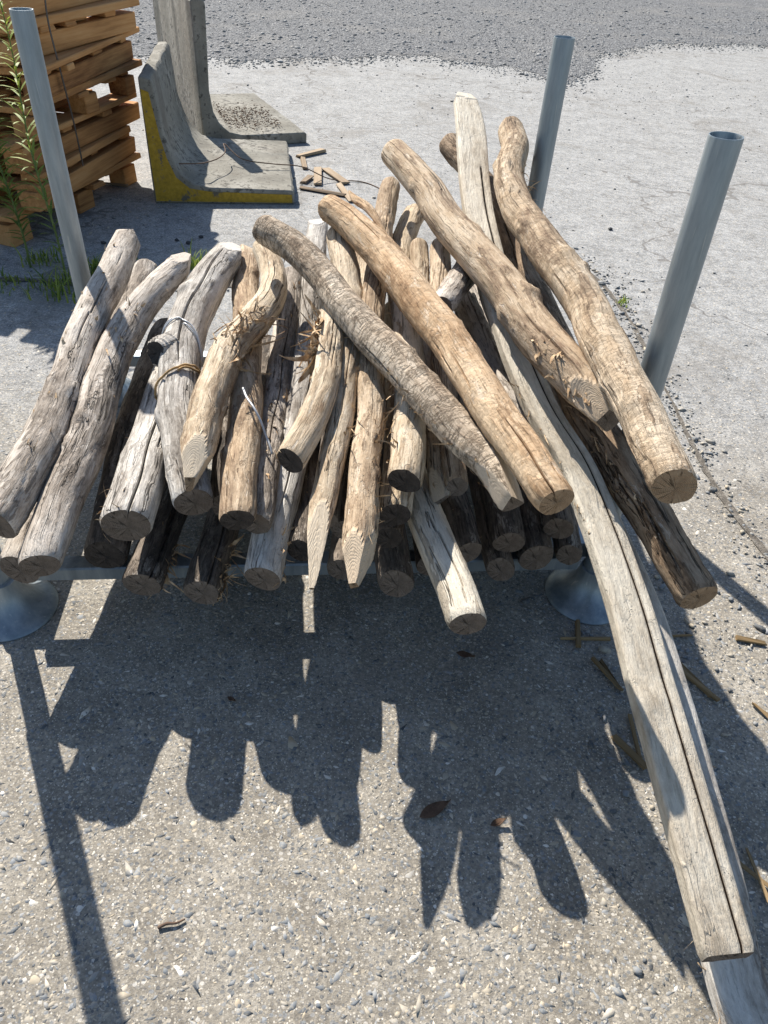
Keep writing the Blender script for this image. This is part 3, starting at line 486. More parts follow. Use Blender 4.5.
# ------------------------------------------------------------------ logs
def sins(rg, k, mmax, fmax):
    return [(rg.integers(0, mmax+1), rg.normal(0, fmax), rg.uniform(0, 6.28), rg.uniform(.5, 1)/(1+.35*i)) for i in range(k)]
def ev(terms, th, s):
    o = 0
    for m_, f_, p_, a_ in terms: o = o+a_*np.sin(m_*th+f_*s+p_)
    return o/len(terms)**.5
def make_log(key, Q, mat, emat, front=(), back=(), crack=None, lump=.055, flat=0, seed=0, tiltf=(.12, 0), tiltb=(.1, .1), knots=5, plates=.3, checks=7, thin=1.0, wig=.0028, NT_=72, squash=1, sq=0, fib=26, back_end=True):
    rg = np.random.default_rng(100+seed); Q = np.array(Q)
    Lg = np.linalg.norm(np.diff(Q[:, :3], axis=0), axis=1).sum(); NS = int(Lg/.011)+12
    S, C = catmull(Q, NS); Lg = S[-1]
    P, r0 = C[:, :3].copy(), C[:, 3]*thin
    ww = wig*np.clip(np.minimum(S, Lg-S)/.08, 0, 1)
    for ax in range(3):
        P[:, ax] += ww*(np.sin(S*rg.uniform(9, 15)+rg.uniform(0, 6))*.6+np.sin(S*rg.uniform(22, 36)+rg.uniform(0, 6))*.35)
    k5 = np.ones(5)/5; r0 = np.convolve(np.r_[[r0[0]]*2, r0, [r0[-1]]*2], k5, 'valid')
    T = np.gradient(P, axis=0); T /= np.linalg.norm(T, axis=1)[:, None]
    U = np.array([0, 0, 1.])-T*T[:, 2:3]; U /= np.linalg.norm(U, axis=1)[:, None]; B = np.cross(T, U)
    base = np.linspace(0, 2*np.pi, NT_, endpoint=False)
    if crack is not None:
        cw = crack[5] if len(crack) > 5 else .035; c0 = crack[0]; base = np.sort(np.r_[base[(base > cw*2.6) & (base < 2*np.pi-cw*2.6)], 0, cw, 2*np.pi-cw, cw*2.4, 2*np.pi-cw*2.4]); wander = (.18*np.sin(S*3.1+seed)+.05*np.sin(S*17))*(crack[4] if len(crack) > 4 else 1)
    else: c0 = 0; wander = 0*S
    th = base[None, :]+c0+wander[:, None]; s2 = np.repeat(S[:, None], th.shape[1], 1)
    lo, mi, hi = sins(rg, 6, 3, 7), sins(rg, 9, 7, 22), sins(rg, 14, 19, 48)
    r = r0[:, None]*(1+lump*ev(lo, th, s2)+lump*.42*ev(mi, th, s2)+lump*.22*ev(hi, th, s2))
    for _ in range(knots):      # branch scars
        t0, s0, w, a = rg.uniform(-2, 2), rg.uniform(.1, .9)*Lg, rg.uniform(.009, .022), rg.uniform(.08, .26)
        dt = (th-t0+np.pi) % (2*np.pi)-np.pi; dd = ((dt*r0[:, None])**2+(s2-s0)**2)/w**2
        r = r+r0[:, None]*a*(np.exp(-dd)-.75*np.exp(-dd*7))
    bk = np.zeros_like(r)
    if plates > 0:              # plates of bark still standing proud of the peeled wood
        fld = ev(sins(rg, 8, 4, 9), th, s2)+.55*ev(sins(rg, 10, 11, 40), th, s2)+.3*ev(sins(rg, 10, 24, 120), th, s2)
        lim = np.quantile(fld, 1-plates); bk = 1/(1+np.exp(-(fld-lim)/.035)); r = r+bk*.0022
    if sq: r = r*(np.abs(np.cos(th))**sq+np.abs(np.sin(th))**sq)**(-1/sq)*.93
    if flat:                    # sawn flat on top
        dt = np.cos(th); lim = r0[:, None]*flat; r = np.where(dt*r > lim, lim/np.maximum(dt, .05), r)
    if crack is not None:
        amt = np.clip((crack[2]-S)/.06, 0, 1)*np.clip((S-crack[1])/.06+(crack[1] <= 0), 0, 1)
        dt = (base+np.pi) % (2*np.pi)-np.pi
        deep = len(crack) > 5
        if not deep: r = r*(1-crack[3]*amt[:, None]*(np.abs(dt) < .01)[None, :]-crack[3]*.25*amt[:, None]*((np.abs(dt) > .01) & (np.abs(dt) < cw*1.4))[None, :])
    for _ in range(checks):     # short drying checks
        j = rg.integers(0, r.shape[1]); a0 = rg.uniform(0, .8)*Lg; ln_ = rg.uniform(.08, .4); dp = rg.uniform(.06, .2)
        k = np.clip(1-np.abs((S-a0-ln_/2)/(ln_/2)), 0, 1)**.5*dp; jj = (j+np.round(.8*np.sin(S*rg.uniform(4, 11)))).astype(int) % r.shape[1]
        r[np.arange(NS), jj] *= 1-k; bk[np.arange(NS), jj] = np.maximum(bk[np.arange(NS), jj], (k > .02)*1.0)
    if crack is not None: bk[:, np.abs((base+np.pi) % (2*np.pi)-np.pi) < .01] = np.maximum(bk[:, np.abs((base+np.pi) % (2*np.pi)-np.pi) < .01], (amt > .1)[:, None]*(1.9 if len(crack) > 5 else 1.2))
    cut = np.zeros_like(r)
    for fac, dist in ((front, S), (back, Lg-S)):
        for (tf, ln, rem) in fac:
            u = np.clip(dist/ln, 0, None); d = r0*(rem+(1.0-rem)*u); cs = np.cos(th-tf)
            lim = np.where(cs > .02, d[:, None]/np.maximum(cs, .02), 9); lim = np.where((u > 1.25)[:, None], 9, lim)
            cut = np.where(lim < r, 1.0, cut); r = np.minimum(r, lim)
    # rounded-off rims
    for dist in (S, Lg-S): r = r*(1-.07*np.clip(1-dist/.007, 0, 1)**2)[:, None]
    x, y = r*np.cos(th)*squash, r*np.sin(th)
    if crack is not None and deep:      # an open split cut straight down into the timber
        dt = (base+np.pi) % (2*np.pi)-np.pi; c_ = np.abs(dt) < .01; x[:, c_] -= (amt*r0*.45)[:, None]
        nb = (np.abs(dt) > .01) & (np.abs(dt) < cw*1.2); bk[:, nb] = (amt > .1)[:, None]*1.04; x[:, dt > .01] -= (amt*.003)[:, None]*np.clip(1-dt[dt > .01]/1.2, 0, 1)
    ff, fb = np.clip(1-S/.08, 0, 1)[:, None], np.clip(1-(Lg-S)/.08, 0, 1)[:, None]
    sh = (tiltf[0]*x+tiltf[1]*y)*ff+(tiltb[0]*x+tiltb[1]*y)*fb
    V = P[:, None]+U[:, None]*x[..., None]+B[:, None]*y[..., None]+T[:, None]*sh[..., None]
    org = P[0]*0; n = th.shape[1]
    F = []
    idx = np.arange(NS*n).reshape(NS, n); a = idx[:-1]; b = idx[1:]
    F = np.stack([a, b, np.roll(b, -1, 1), np.roll(a, -1, 1)], -1).reshape(-1, 4)
    lc = np.stack([x, y, s2], -1).reshape(-1, 3)
    o = mesh_obj('log', V.reshape(-1, 3)-P[0], F, mat, sharp=38, attrs={'lc': ('FLOAT_VECTOR', lc), 'cut': ('FLOAT', cut.ravel()), 'bk': ('FLOAT', (bk*(1-cut)).ravel())})
    o.location = P[0]
    for row, sgn in ((0, -1), (NS-1, 1)):
        VV, LC, FF = [], [], []; m = 6
        c = V[row].mean(0)
        for q in range(m):
            f = 1-q/m; bul = rg.normal(0, .0007, n)*(q > 0)
            VV.append(c+(V[row]-c)*f+T[row]*(bul[:, None]+0)); LC.append(np.stack([x[row]*f, y[row]*f, np.zeros(n)], 1))
        VV = np.concatenate(VV+[c[None]]); LC = np.concatenate(LC+[[[0, 0, 0]]])
        for q in range(m-1):
            for i in range(n): FF.append((q*n+i, q*n+(i+1) % n, (q+1)*n+(i+1) % n, (q+1)*n+i))
        for i in range(n): FF.append(((m-1)*n+i, (m-1)*n+(i+1) % n, m*n))
        if sgn < 0: FF = [f[::-1] for f in FF]
        FF = [f[::-1] for f in FF]
        mesh_obj('cut_end', VV-P[0], FF, emat, o, attrs={'lc': ('FLOAT_VECTOR', LC)})
    if fib:                     # fine torn fibres standing off the surface
        fibres(o, V, T, [(rg.integers(2, NS-2), rg.integers(0, n)) for _ in range(fib)], rg, .012, .0011, P[0])
    o['_'] = 0; del o['_']
    return o, V, T, P
def fibres(o, V, T, spots, rg, ln, w, org, out=.5, name='bark_fibre'):
    VV, FF = [], []
    for (i, j) in spots:
        c = V[i].mean(0); p = V[i, j]; nrm = p-c; nrm /= np.linalg.norm(nrm)+1e-9; t = T[i]*(1 if rg.random() < .5 else -1)
        L_ = ln*rg.uniform(.4, 1.7); d = t+nrm*out*rg.uniform(.1, 1.2)+rg.normal(0, .35, 3); d /= np.linalg.norm(d); sd = np.cross(d, nrm); sd /= np.linalg.norm(sd)+1e-9
        k = len(VV); ww = w*rg.uniform(.35, 1.8); curl = rg.normal(0, .55, 3); q = p-nrm*.002; tw = rg.normal(0, .5)
        for s in range(7):
            f = s/6; wd = ww*(1-.75*f**1.5)*(1+.25*rg.normal()); VV += [q-sd*wd, q+sd*wd]; q = q+(d+curl*f*1.6-nrm*.8*f*f)*L_/6; sd = sd+nrm*tw*.2; sd /= np.linalg.norm(sd)
        for s in range(6): FF.append((k+2*s, k+2*s+1, k+2*s+3, k+2*s+2))
    f = mesh_obj(name, np.array(VV)-org, FF, MT['fibre'], o); f['kind'] = 'stuff'; return f
GL = 'logs piled on the rack'
fl = dict
# key: (tone, end material, label, material options, shape options)
SPEC = {
 'b0': ('grey', 'end_dark', 'grey log under the two leftmost logs, its cut end resting above the round steel foot', fl(), fl()),
 'b1': ('dark', 'end_dark', 'dark weathered log low in the pile with a star-cracked cut end', fl(bark=.6), fl(crack=(.5, 0, .5, .3))),
 'b2': ('dark', 'end_dark', 'dark knotty log in the lowest layer, right of the star-cracked log', fl(bark=.5), fl(crack=(.3, 0, .9, .3), knots=6)),
 'b3': ('dark', 'end_black', 'dark log end in the shade between the silvery log and the smooth pointed stake', fl(), fl()), 'b4': ('dark', 'end_dark', 'dark log end in the shade just behind the two axe-cut stake tips', fl(), fl()),
 'a21': ('dark', 'end_dark', 'dark stubby log end hanging just left of the pale slanting log', fl(), fl()),
 'c1': ('dark', 'end_dark', 'thin dark log tucked behind the pale slanting log', fl(), fl()), 'c2': ('dark', 'end_dark', 'shaded dark log squeezed in between the pale slanting log and the bark-edged log end', fl(), fl()), 'c3': ('dark', 'end_dark', 'lowest small log end in the shade below the tip of the striped diagonal log', fl(), fl()),
 'c4': ('dark', 'end_dark', 'broad dark log end in the bottom layer below the orange diagonal log', fl(), fl()), 'c5': ('dark', 'end_dark', 'dark log end squeezed between the cream pole and the broad dark log end', fl(), fl()),
 'a3': ('dark', 'end_black', 'dark brown log wedged low between the second grey log and the split silver log', fl(bark=.6), fl()),
 'a11': ('silver', 'end_dark', 'silvery smooth log whose cut end sits lowest in the middle of the pile', fl(bark=.1), fl(back=((0, .07, .35), (2.2, .07, .4)))),
 'a20': ('dark', 'end_black', 'small dark log end between the blackened ends above and the stubby end below', fl(), fl()), 'c6': ('dark', 'end_dark', 'dark bark-edged log end directly under the striped diagonal log tip', fl(), fl()), 'c7': ('dark', 'end_dark', 'dark log end directly under the round end of the orange diagonal log', fl(), fl()),
 'd4': ('dark', 'end_dark', 'dark log buried beneath the chisel-cut log and the wired log', fl(), fl()), 'd6': ('dark', 'end_dark', 'dark log buried lowest beneath the two pointed stakes', fl(), fl()), 'd3': ('dark', 'end_dark', 'dark log buried beneath the two pointed stakes', fl(), fl()), 'd5': ('grey', 'end_dark', 'buried grey log wedged between the orange diagonal log and the cream pole', fl(), fl()),  # unseen fillers, added to close sunlit gaps in the pile's cast shadow
 'd1': ('grey', 'end_dark', 'buried grey log lying beneath the orange diagonal log', fl(), fl()), 'd2': ('grey', 'end_dark', 'buried grey log lying beneath the cream pole at the back', fl(), fl()),  # more unseen fillers, added so the pile's shadow stays solid on the right
 'a8': ('grey', 'end_dark', 'grey cracked log lying between the fibrous chisel-cut log and the long striped diagonal log', fl(bark=.5), fl(crack=(.4, .2, .8, .25), knots=5)),
 'a1': ('grey', 'end_dark', 'thick grey leaning log at the outer side of the pile against the steel post', fl(bark=.2), fl(back=((-.2, .05, .45), (1.4, .05, .5), (-1.7, .05, .55)), lump=.06)),
 'a2': ('grey', 'end_dark', 'grey knobbly log with a pointed far tip, second from the outer steel post', fl(bark=.3), fl(back=((.2, .10, .3), (-1.2, .08, .35), (1.7, .08, .3), (3.1, .1, .4)), knots=5, lump=.075)),
 'a7': ('tan', 'end_black', 'brown-grey log with a black cut end beside the white wire strand', fl(bark=.5), fl(crack=(-.6, 0, .3, .2), back=((.4, .05, .4),))),
 'a4': ('silver', 'end_dark', 'thick silver-grey log with deep drying cracks and a broad cut end', fl(bark=.08), fl(crack=(.15, 0, .62, .45), lump=.04, knots=1)),
 'a22': ('cream', 'end_dark', 'pale slanting log poking out lowest at the front of the pile', fl(bark=.1, thr=.6), fl(crack=(-.9, .02, .2, .12), lump=.03, knots=1)),
 'a5': ('silver', 'end_dark', 'silver-grey log with a cut branch stub, bound with white wire and brown twine', fl(bark=.25), fl(back=((.3, .10, .3), (-1.3, .1, .4), (1.9, .08, .4)), crack=(.25, .45, 1.05, .3), lump=.07)),
 'a13': ('tan', 'end_tan', 'tan pointed stake with shreds of bark, its axe-cut tip beside the smoother pointed stake', fl(bark=.45), fl(front=((-.35, .10, .12), (1.15, .12, .2), (-1.8, .1, .35), (2.6, .1, .4)), knots=6, lump=.07)),
 'a12': ('pale', 'end_tan', 'pale pointed stake with a long flat axe cut, hanging over the front', fl(bark=.12), fl(front=((.1, .20, .05), (1.9, .22, .2), (-1.7, .22, .22), (3.1, .2, .4)), lump=.04)),
 'a18': ('pale', 'end_dark', 'knotty pale log showing only between the two long diagonal logs', fl(bark=.3), fl(knots=6, lump=.07)),
 'a19': ('pale', 'end_black', 'light log with a blackened end, directly below the one with the largest black end', fl(bark=.3), fl()),
 'a24': ('pale', 'end_dark', 'thin pale stake squeezed between the striped diagonal log and the orange diagonal log', fl(bark=.2), fl(front=((-.8, .08, .15), (2.2, .08, .3)))),
 'a25': ('tan', 'end_dark', 'thin tan log just behind the orange diagonal log, its far end sawn flat', fl(bark=.3), fl()),
 'a17': ('pale', 'end_black', 'pale fibrous log with the largest blackened cut end, below the striped diagonal log', fl(bark=.22), fl(lump=.06, knots=4)),
 'a10': ('pale', 'end_black', 'short pale log with a black oval end, lying over the silvery log', fl(bark=.15), fl(crack=(-.8, 0, .25, .3))),
 'a6': ('pale', 'end_tan', 'crooked pale log with hanging bark fibres and a flat ringed chisel cut', fl(bark=.22), fl(front=((.15, .10, .06), (1.9, .10, .35), (-1.6, .1, .35)), lump=.07, knots=4)),
 'a26': ('grey', 'end_dark', 'short grey log crossing under the big tan upper log', fl(bark=.4), fl()),
 'a31': ('silver', 'end_dark', 'long grey pole on the ground side, running underneath the split cream pole', fl(bark=.05, crack=.4, flake=.3, thr=.5), fl(lump=.02, knots=1, plates=0, checks=2, wig=.001, sq=6, squash=.5)),
 'a28': ('brown', 'end_tan', 'long dark brown log with a rough grey side below the top right logs', fl(bark=.5), fl(lump=.05)),
 'a30': ('cream', 'end_dark', 'very long cream pole with a full-length split, reaching down in front of the rack', fl(bark=.04, crack=.25, flake=.25, thr=.4), fl(crack=(.40, 0, 2.05, .6, .03, .055), lump=.012, knots=1, plates=0, checks=1, wig=.001, sq=8, squash=.42, tiltf=(.25, 0), back=((.1, .05, .5), (1.5, .05, .6), (-1.5, .05, .6)))),
 'a14': ('bark', 'end_dark', 'brown bark-covered diagonal log striped with cross ridges, lying on top of the pile', fl(bark=.15, cross=.8), fl(front=((.75, .20, .30), (-1.5, .12, .5)), lump=.05)),
 'a15': ('orange', 'end_tan', 'smooth orange-tan diagonal log with a split round end, lying on top of the pile', fl(bark=.06, cross=.15), fl(crack=(-.35, 0, .2, .4), lump=.04)),
 'a27': ('tan', 'end_dark', 'big tan log with grey streaks and a rough dark axe-cut front, high on the pile', fl(bark=.22), fl(front=((-.9, .10, .3), (.6, .07, .45), (-2.4, .1, .5)), lump=.05)),
 'a29': ('tan', 'end_tan', 'topmost bent brown log leaning against the front steel post', fl(bark=.25, cross=.2), fl(lump=.06, knots=7)),
}
ENDS = dict()
BUILT = {}
for i, (key, Q) in enumerate(PILE):
    tone, em, lab, mo, so_ = SPEC[key]
    rgx = np.random.default_rng(500+i)
    so_ = dict(so_); so_.setdefault('tiltf', tuple(rgx.normal(0, .14, 2))); so_.setdefault('tiltb', tuple(rgx.normal(0, .15, 2)))
    so_.setdefault('plates', .05+.55*mo.get('bark', .35)); so_.setdefault('thin', .94)
    o, V, T, P = make_log(key, Q, wood_mat(key, tone, i*3.7+1, **mo), MT[em], seed=i, **so_)
    tag(o, lab, 'log', GL); BUILT[key] = (o, V, T, P)
# torn bark hanging from particular logs
def tuft(key, s0, s1, th0, th1, n, ln, w, seed):
    o, V, T, P = BUILT[key]; rg = np.random.default_rng(seed); NS, nn = V.shape[:2]
    sp = [(int(rg.uniform(s0, s1)*(NS-1)), int(rg.uniform(th0, th1)/(2*math.pi)*nn) % nn) for _ in range(n)]
    fibres(o, V, T, sp, rg, ln, w, P[0], out=.85)
tuft('a6', .36, .6, .3, 2.2, 60, .05, .0032, 1); tuft('a6', .42, .6, -.8, .8, 40, .03, .003, 2)
tuft('a13', .05, .35, .2, 2.4, 34, .03, .0026, 3); tuft('a13', .2, .6, 3.6, 5.2, 30, .03, .002, 4); tuft('a17', .05, .5, 4.2, 5.6, 46, .03, .0024, 5)
tuft('a10', .55, .8, 3.9, 6.0, 90, .06, .0055, 6); tuft('b1', .02, .15, .7, 2.4, 70, .035, .003, 7); tuft('b2', .0, .15, .7, 2.4, 60, .035, .003, 8)
tuft('a14', .05, .4, 4, 5.2, 40, .02, .002, 9); tuft('a28', .1, .45, 4.6, 5.6, 40, .02, .0018, 10); tuft('a29', .5, .8, .8, 1.8, 25, .03, .0014, 11)
tuft('a30', .3, .5, 4.4, 5.0, 30, .02, .0016, 12); tuft('a31', .02, .2, 4.4, 5.0, 30, .025, .002, 13)
# the torn tongue at the far end of the orange log
o, V, T, P = BUILT['a15']; n_ = len(P)
c0 = P[-8]-P[0]; c1 = P[-26]-P[0]
e0 = np.array(at15)-P[0]
Sx, Cx = catmull(np.array([np.r_[P[-30]-P[0]+np.array([.028, .01, .026]), .004], np.r_[(c1+e0)/2+np.array([.02, 0, .026]), .013], np.r_[e0*.8+(c1)*.2+np.array([.004, 0, .006]), .011], np.r_[e0, .003]]), 18)
Vt, Ft = tube(Cx[:, :3], Cx[:, 3], 9); rr_ = np.tile(np.stack([np.cos(np.arange(9)*.7), np.sin(np.arange(9)*.7), np.zeros(9)], 1)*.02, (18, 1)); rr_[:, 2] = np.repeat(Sx, 9)
mesh_obj('splinter', Vt, Ft, o.data.materials[0], o, sharp=40, attrs={'lc': ('FLOAT_VECTOR', rr_), 'cut': ('FLOAT', np.full(len(Vt), .0)), 'bk': ('FLOAT', np.zeros(len(Vt)))})
# cut branch stub on the wired log
o, V, T, P = BUILT['a5']; k = int(len(P)*.47); side = V[k, int(V.shape[1]*.20)]-P[k]
def stub_on(key, frac, thf, ln, r, tiltdir):
    o, V, T, P = BUILT[key]; k = int(len(P)*frac); nn = V.shape[1]; p = V[k, int(thf/(2*math.pi)*nn) % nn]; d = p-P[k]; d /= np.linalg.norm(d)
    d = d*.75+T[k]*tiltdir; d /= np.linalg.norm(d)
    Q = [p-d*.03, p-d*.005, p+d*ln*.6, p+d*ln]; Cs = np.array([np.r_[q, rr] for q, rr in zip(Q, (r*1.35, r*1.15, r*.98, r*.9))])
    S, C = catmull(Cs, 14); Vt, Ft = tube(C[:, :3]-P[0], C[:, 3]*(1+.05*np.sin(np.arange(14)*2.3)), 18)
    Vt = np.array(Vt)+np.tile(np.random.default_rng(3).normal(0, .0022, (18, 3)), (14, 1))
    a = np.arange(18)*2*np.pi/18; lc = np.stack([np.tile(np.cos(a)*r, 14), np.tile(np.sin(a)*r, 14), np.repeat(S, 18)], 1)
    cutm = np.zeros(len(Vt)); b = mesh_obj('branch_stub', Vt, Ft[:-1], o.data.materials[0], o, sharp=45, attrs={'lc': ('FLOAT_VECTOR', lc), 'cut': ('FLOAT', cutm), 'bk': ('FLOAT', cutm)})
    m = 18; base = np.array(Vt[-18:]); c = base.mean(0); VV = np.concatenate([base, c+(base-c)*.5-d*.004, [c-d*.006]])
    LC = np.concatenate([np.stack([np.cos(a)*r, np.sin(a)*r, a*0], 1), np.stack([np.cos(a)*r*.5, np.sin(a)*r*.5, a*0], 1), [[0, 0, 0]]])
    FF = [(i, (i+1) % m, m+(i+1) % m, m+i) for i in range(m)]+[(m+i, m+(i+1) % m, 2*m) for i in range(m)]
    mesh_obj('cut_end', VV, FF, MT['end_black'], b, attrs={'lc': ('FLOAT_VECTOR', LC)})
stub_on('a5', .46, 5.15, .016, .037, -.7)
# wire and twine bound round that log
def ring(key, frac, skew, r, name, mat, label, cat, turns=1.0, gap=.004, wob_=.004, seed=1, a0=0):
    o, V, T, P = BUILT[key]; rg = np.random.default_rng(seed); nn = V.shape[1]; pts = []
    for q in np.linspace(0, turns, int(46*turns)):
        k = frac*(len(P)-1)+skew*math.sin(2*math.pi*q+a0)*4+q*1.2; i = int(np.clip(k, 0, len(P)-2)); j = int(q*nn) % nn
        p = V[i, j]; d = p-P[i]; d /= np.linalg.norm(d); pts.append(p+d*(r+gap*.3+abs(rg.normal(0, wob_*.3))))
    pts = np.array(pts); pts[1:-1] = (pts[:-2]+pts[1:-1]*2+pts[2:])/4
    Vt, Ft = tube(pts-pts[0], r, 7); t = mesh_obj(name, Vt, Ft, mat); t.location = pts[0]; return tag(t, label, cat)
ring('a5', .50, 1.6, .0022, 'wire_tie', MT['wire'], 'white wire looped round the log with the branch stub', 'wire', 1.9, a0=2)
ring('a5', .36, .9, .0032, 'twine_tie', MT['twine'], 'frayed brown twine wound round the log with the branch stub', 'twine', 1.7, seed=4, wob_=.012)
S, Cq = catmull(np.array(WIREPTS), 40); Vt, Ft = tube(Cq-Cq[0], .003, 7); t = mesh_obj('wire_strand', Vt, Ft, MT['wire']); t.location = Cq[0]
tag(t, 'loose strand of white wire lying between the brown-grey log and the grey cracked log', 'wire')

tuft('a2', .55, .75, -.4, 1.2, 30, .025, .0025, 21); tuft('a11', .0, .12, .8, 2.2, 30, .03, .002, 22); tuft('a27', .02, .22, 4.5, 5.9, 34, .018, .004, 23); tuft('a12', .3, .6, .6, 2.0, 30, .03, .0025, 24)
tuft('a8', .1, .9, 5.0, 7.2, 40, .02, .0025, 25); tuft('a1', .1, .9, 5.2, 7.2, 30, .016, .0025, 26); tuft('a4', .0, .1, 4, 6, 20, .02, .002, 27)
# ------------------------------------------------------------------ concrete L blocks
def l_block(loc, yaw, w, ln, h, label, paint, tt=.066, tb=.085, ff=.02):
    inner = [(.30+ff, tb+.004), (.21+ff, tb+.022), (.145+ff, tb+.075), (.105+ff, tb+.16), (.085+ff*.6, .36), (tt+.012, h-.02)]
    prof = [(0, 0), (w, 0), (w, tb*.85), (w-.012, tb*.98)] + inner + [(tt, h), (.012, h+.004), (0, h-.012)]
    root = empty('concrete_block', loc, yaw); tag(root, label, 'concrete block')
    NL = 14; rg = np.random.default_rng(int(h*1000)); V = []; F = []; n = len(prof)
    for j in range(NL+1):
        e = .006 if j in (0, NL) else 0
        for (x, z) in prof: V.append((x+rg.normal(0, .0025), ln*j/NL, max(0, z+rg.normal(0, .0025)*(z > 0))))
    for j in range(NL):
        for i in range(n): F.append((j*n+i, j*n+(i+1) % n, (j+1)*n+(i+1) % n, (j+1)*n+i))
    F.append(tuple(range(n))[::-1]); F.append(tuple(range(NL*n, NL*n+n)))
    F = [f[::-1] for f in F]
    b = mesh_obj('body', V, F, MT['cast'], root, sharp=35)
    md = b.modifiers.new('bevel', 'BEVEL'); md.width = .008; md.segments = 2; md.limit_method = 'ANGLE'; md.angle_limit = R_(50)
    if paint:
        pv = [(.016, .014), (w-.016, .014), (w-.02, tb*.70), (.30+ff, tb-.016), (.19+ff, tb+.004), (.12+ff, tb+.06), (.085+ff, tb+.16), (.066+ff*.6, .36), (.05, h-.07), (.016, h-.05)]
        Vp = [(x+rg.normal(0, .003), -.004, z+rg.normal(0, .003)) for x, z in pv]; m = len(Vp); Vp += [(x, .01, z) for x, _, z in Vp]
        Fp = [tuple(range(m))]+[(i, m+i, m+(i+1) % m, (i+1) % m) for i in range(m)]
        p = mesh_obj('painted_face', Vp, Fp, MT['yellow'], root, smooth=False); p['label'] = 'worn yellow painted end face'
    return root
l_block((-1.46, 4.34, 0), R_(10.5), .81, 1.09, .64, 'low concrete L block with a worn yellow painted end', True)
l_block((-1.44, 5.50, 0), R_(27), .76, 1.3, .87, 'taller plain concrete L block with dirt on its base', False, tt=.085, tb=.075, ff=-.02)
rg = np.random.default_rng(5); n = 700
A_ = np.stack([rg.uniform(.2, .6, n)+.0, rg.uniform(.15, .75, n)+rg.normal(0, .08, n)], 1); ca, sa = math.cos(R_(22)), math.sin(R_(22))
Pd = np.stack([-1.44+A_[:, 0]*ca-A_[:, 1]*sa, 5.52+A_[:, 0]*sa+A_[:, 1]*ca], 1); sz = rg.uniform(.002, .007, n)
sc = scatter('dirt_crumbs', Pd, sz, sz*.8, rg, MT['deadleaf'], 'brown dirt crumbs on the base of the taller concrete block', flat=.7); sc.location[2] = .096
# wire lying over the low block
def wire_obj(pts, r, mat, name, label, n=60):
    S, Cq = catmull(np.array(pts), n); Vt, Ft = tube(Cq-Cq[0], r, 6); t = mesh_obj(name, Vt, Ft, mat); t.location = Cq[0]; return tag(t, label, 'wire')
wire_obj([(-1.36, 4.42, .2), (-1.2, 4.6, .17), (-1.14, 4.85, .175), (-1.17, 4.95, .19), (-1.05, 4.86, .135), (-.85, 4.86, .115), (-.68, 4.9, .1), (-.5, 4.96, .02), (-.3, 5.0, .005), (-.1, 4.8, .004)], .0035, MT['rust'], 'rusty_wire', 'long rusty wire trailing over the low concrete block')
# ------------------------------------------------------------------ stack of pallets
py = R_(-8.0); rgp = np.random.default_rng(21)
def plank(name, size, loc, parent, rz=0, rx=0, mat='plank', jit=.002):
    V, F = bevel_box(*size, b=.004, jit=jit, rg=rgp); o = mesh_obj(name, V, F, MT[mat], parent, smooth=False); o.location = loc; o.rotation_euler = (rx, 0, rz); return o
z = 0.0; LAB = ['bottom pallet of the timber stack, on loose end blocks', 'second pallet up in the timber stack', 'third pallet up in the timber stack', 'fourth pallet up in the timber stack', 'fifth pallet up in the timber stack', 'sixth pallet up in the timber stack', 'seventh pallet up in the timber stack', 'eighth pallet up in the timber stack', 'ninth pallet up in the timber stack', 'top pallet of the timber stack']
for k in range(7):
    dx, dy, rz = rgp.normal(0, .025), rgp.normal(0, .03), py+rgp.normal(0, R_(2.4))
    root = empty('wooden_pallet', (-1.80+dx+.03*min(k, 3), 4.10+dy+.055*min(k, 3), z), rz); tag(root, LAB[k] if k < 6 else LAB[9], 'pallet', 'pallets stacked beside the concrete blocks')
    hb = .092 if k else .105; ht = .026; Lp = 1.16+rgp.normal(0, .03)
    if k in (0, 3):      # blocks carry the boards
        for bx in (-.06, -.55, -1.02):
            for by in (-.52, 0, .52):
                plank('block', (.11, .13+rgp.uniform(-.02, .03), hb), (bx+rgp.normal(0, .012), by+rgp.normal(0, .02), hb/2), root, rgp.normal(0, .06))
    else:
        for bx in (-.05, -.55, -1.03): plank('stringer', (.09+rgp.uniform(-.01, .02), Lp+rgp.uniform(-.05, .16), hb), (bx+rgp.normal(0, .015), rgp.normal(0, .035), hb/2), root, rgp.normal(0, .012))
    z1 = hb+.001
    for q, by in enumerate(np.linspace(-.5, .5, 6)):
        plank('deck_board', (1.02+rgp.uniform(-.05, .09), .095+rgp.uniform(-.02, .03), ht), (-.54+rgp.normal(0, .022), by+rgp.normal(0, .015), z1+ht/2), root, rgp.normal(0, .02))
    z2 = z1+ht+.001; h3 = .036 if k % 2 else .028
    for bx in (-.045, -.3, -.55, -.8, -1.04): plank('lead_board', (.115+rgp.uniform(-.015, .03), Lp+rgp.uniform(-.08, .14), h3), (bx+rgp.normal(0, .014), rgp.normal(0, .03), z2+h3/2), root, rgp.normal(0, .016))
    z += z2+h3+.002
S, Cq = catmull(np.array(STRAP), 30); Vs = []; Fs = []
for i, p in enumerate(Cq): Vs += [p+np.array([0, -.008, 0])-Cq[0], p+np.array([0, .008, 0])-Cq[0], p+np.array([.002, .008, 0])-Cq[0], p+np.array([.002, -.008, 0])-Cq[0]]
for i in range(29):
    for j in range(4): Fs.append((i*4+j, i*4+(j+1) % 4, i*4+4+(j+1) % 4, i*4+4+j))
t = mesh_obj('binding_strap', Vs, Fs, MT['strap'], sharp=30); t.location = Cq[0]; tag(t, 'thin dark binding strap hanging down the side of the pallet stack', 'strap')
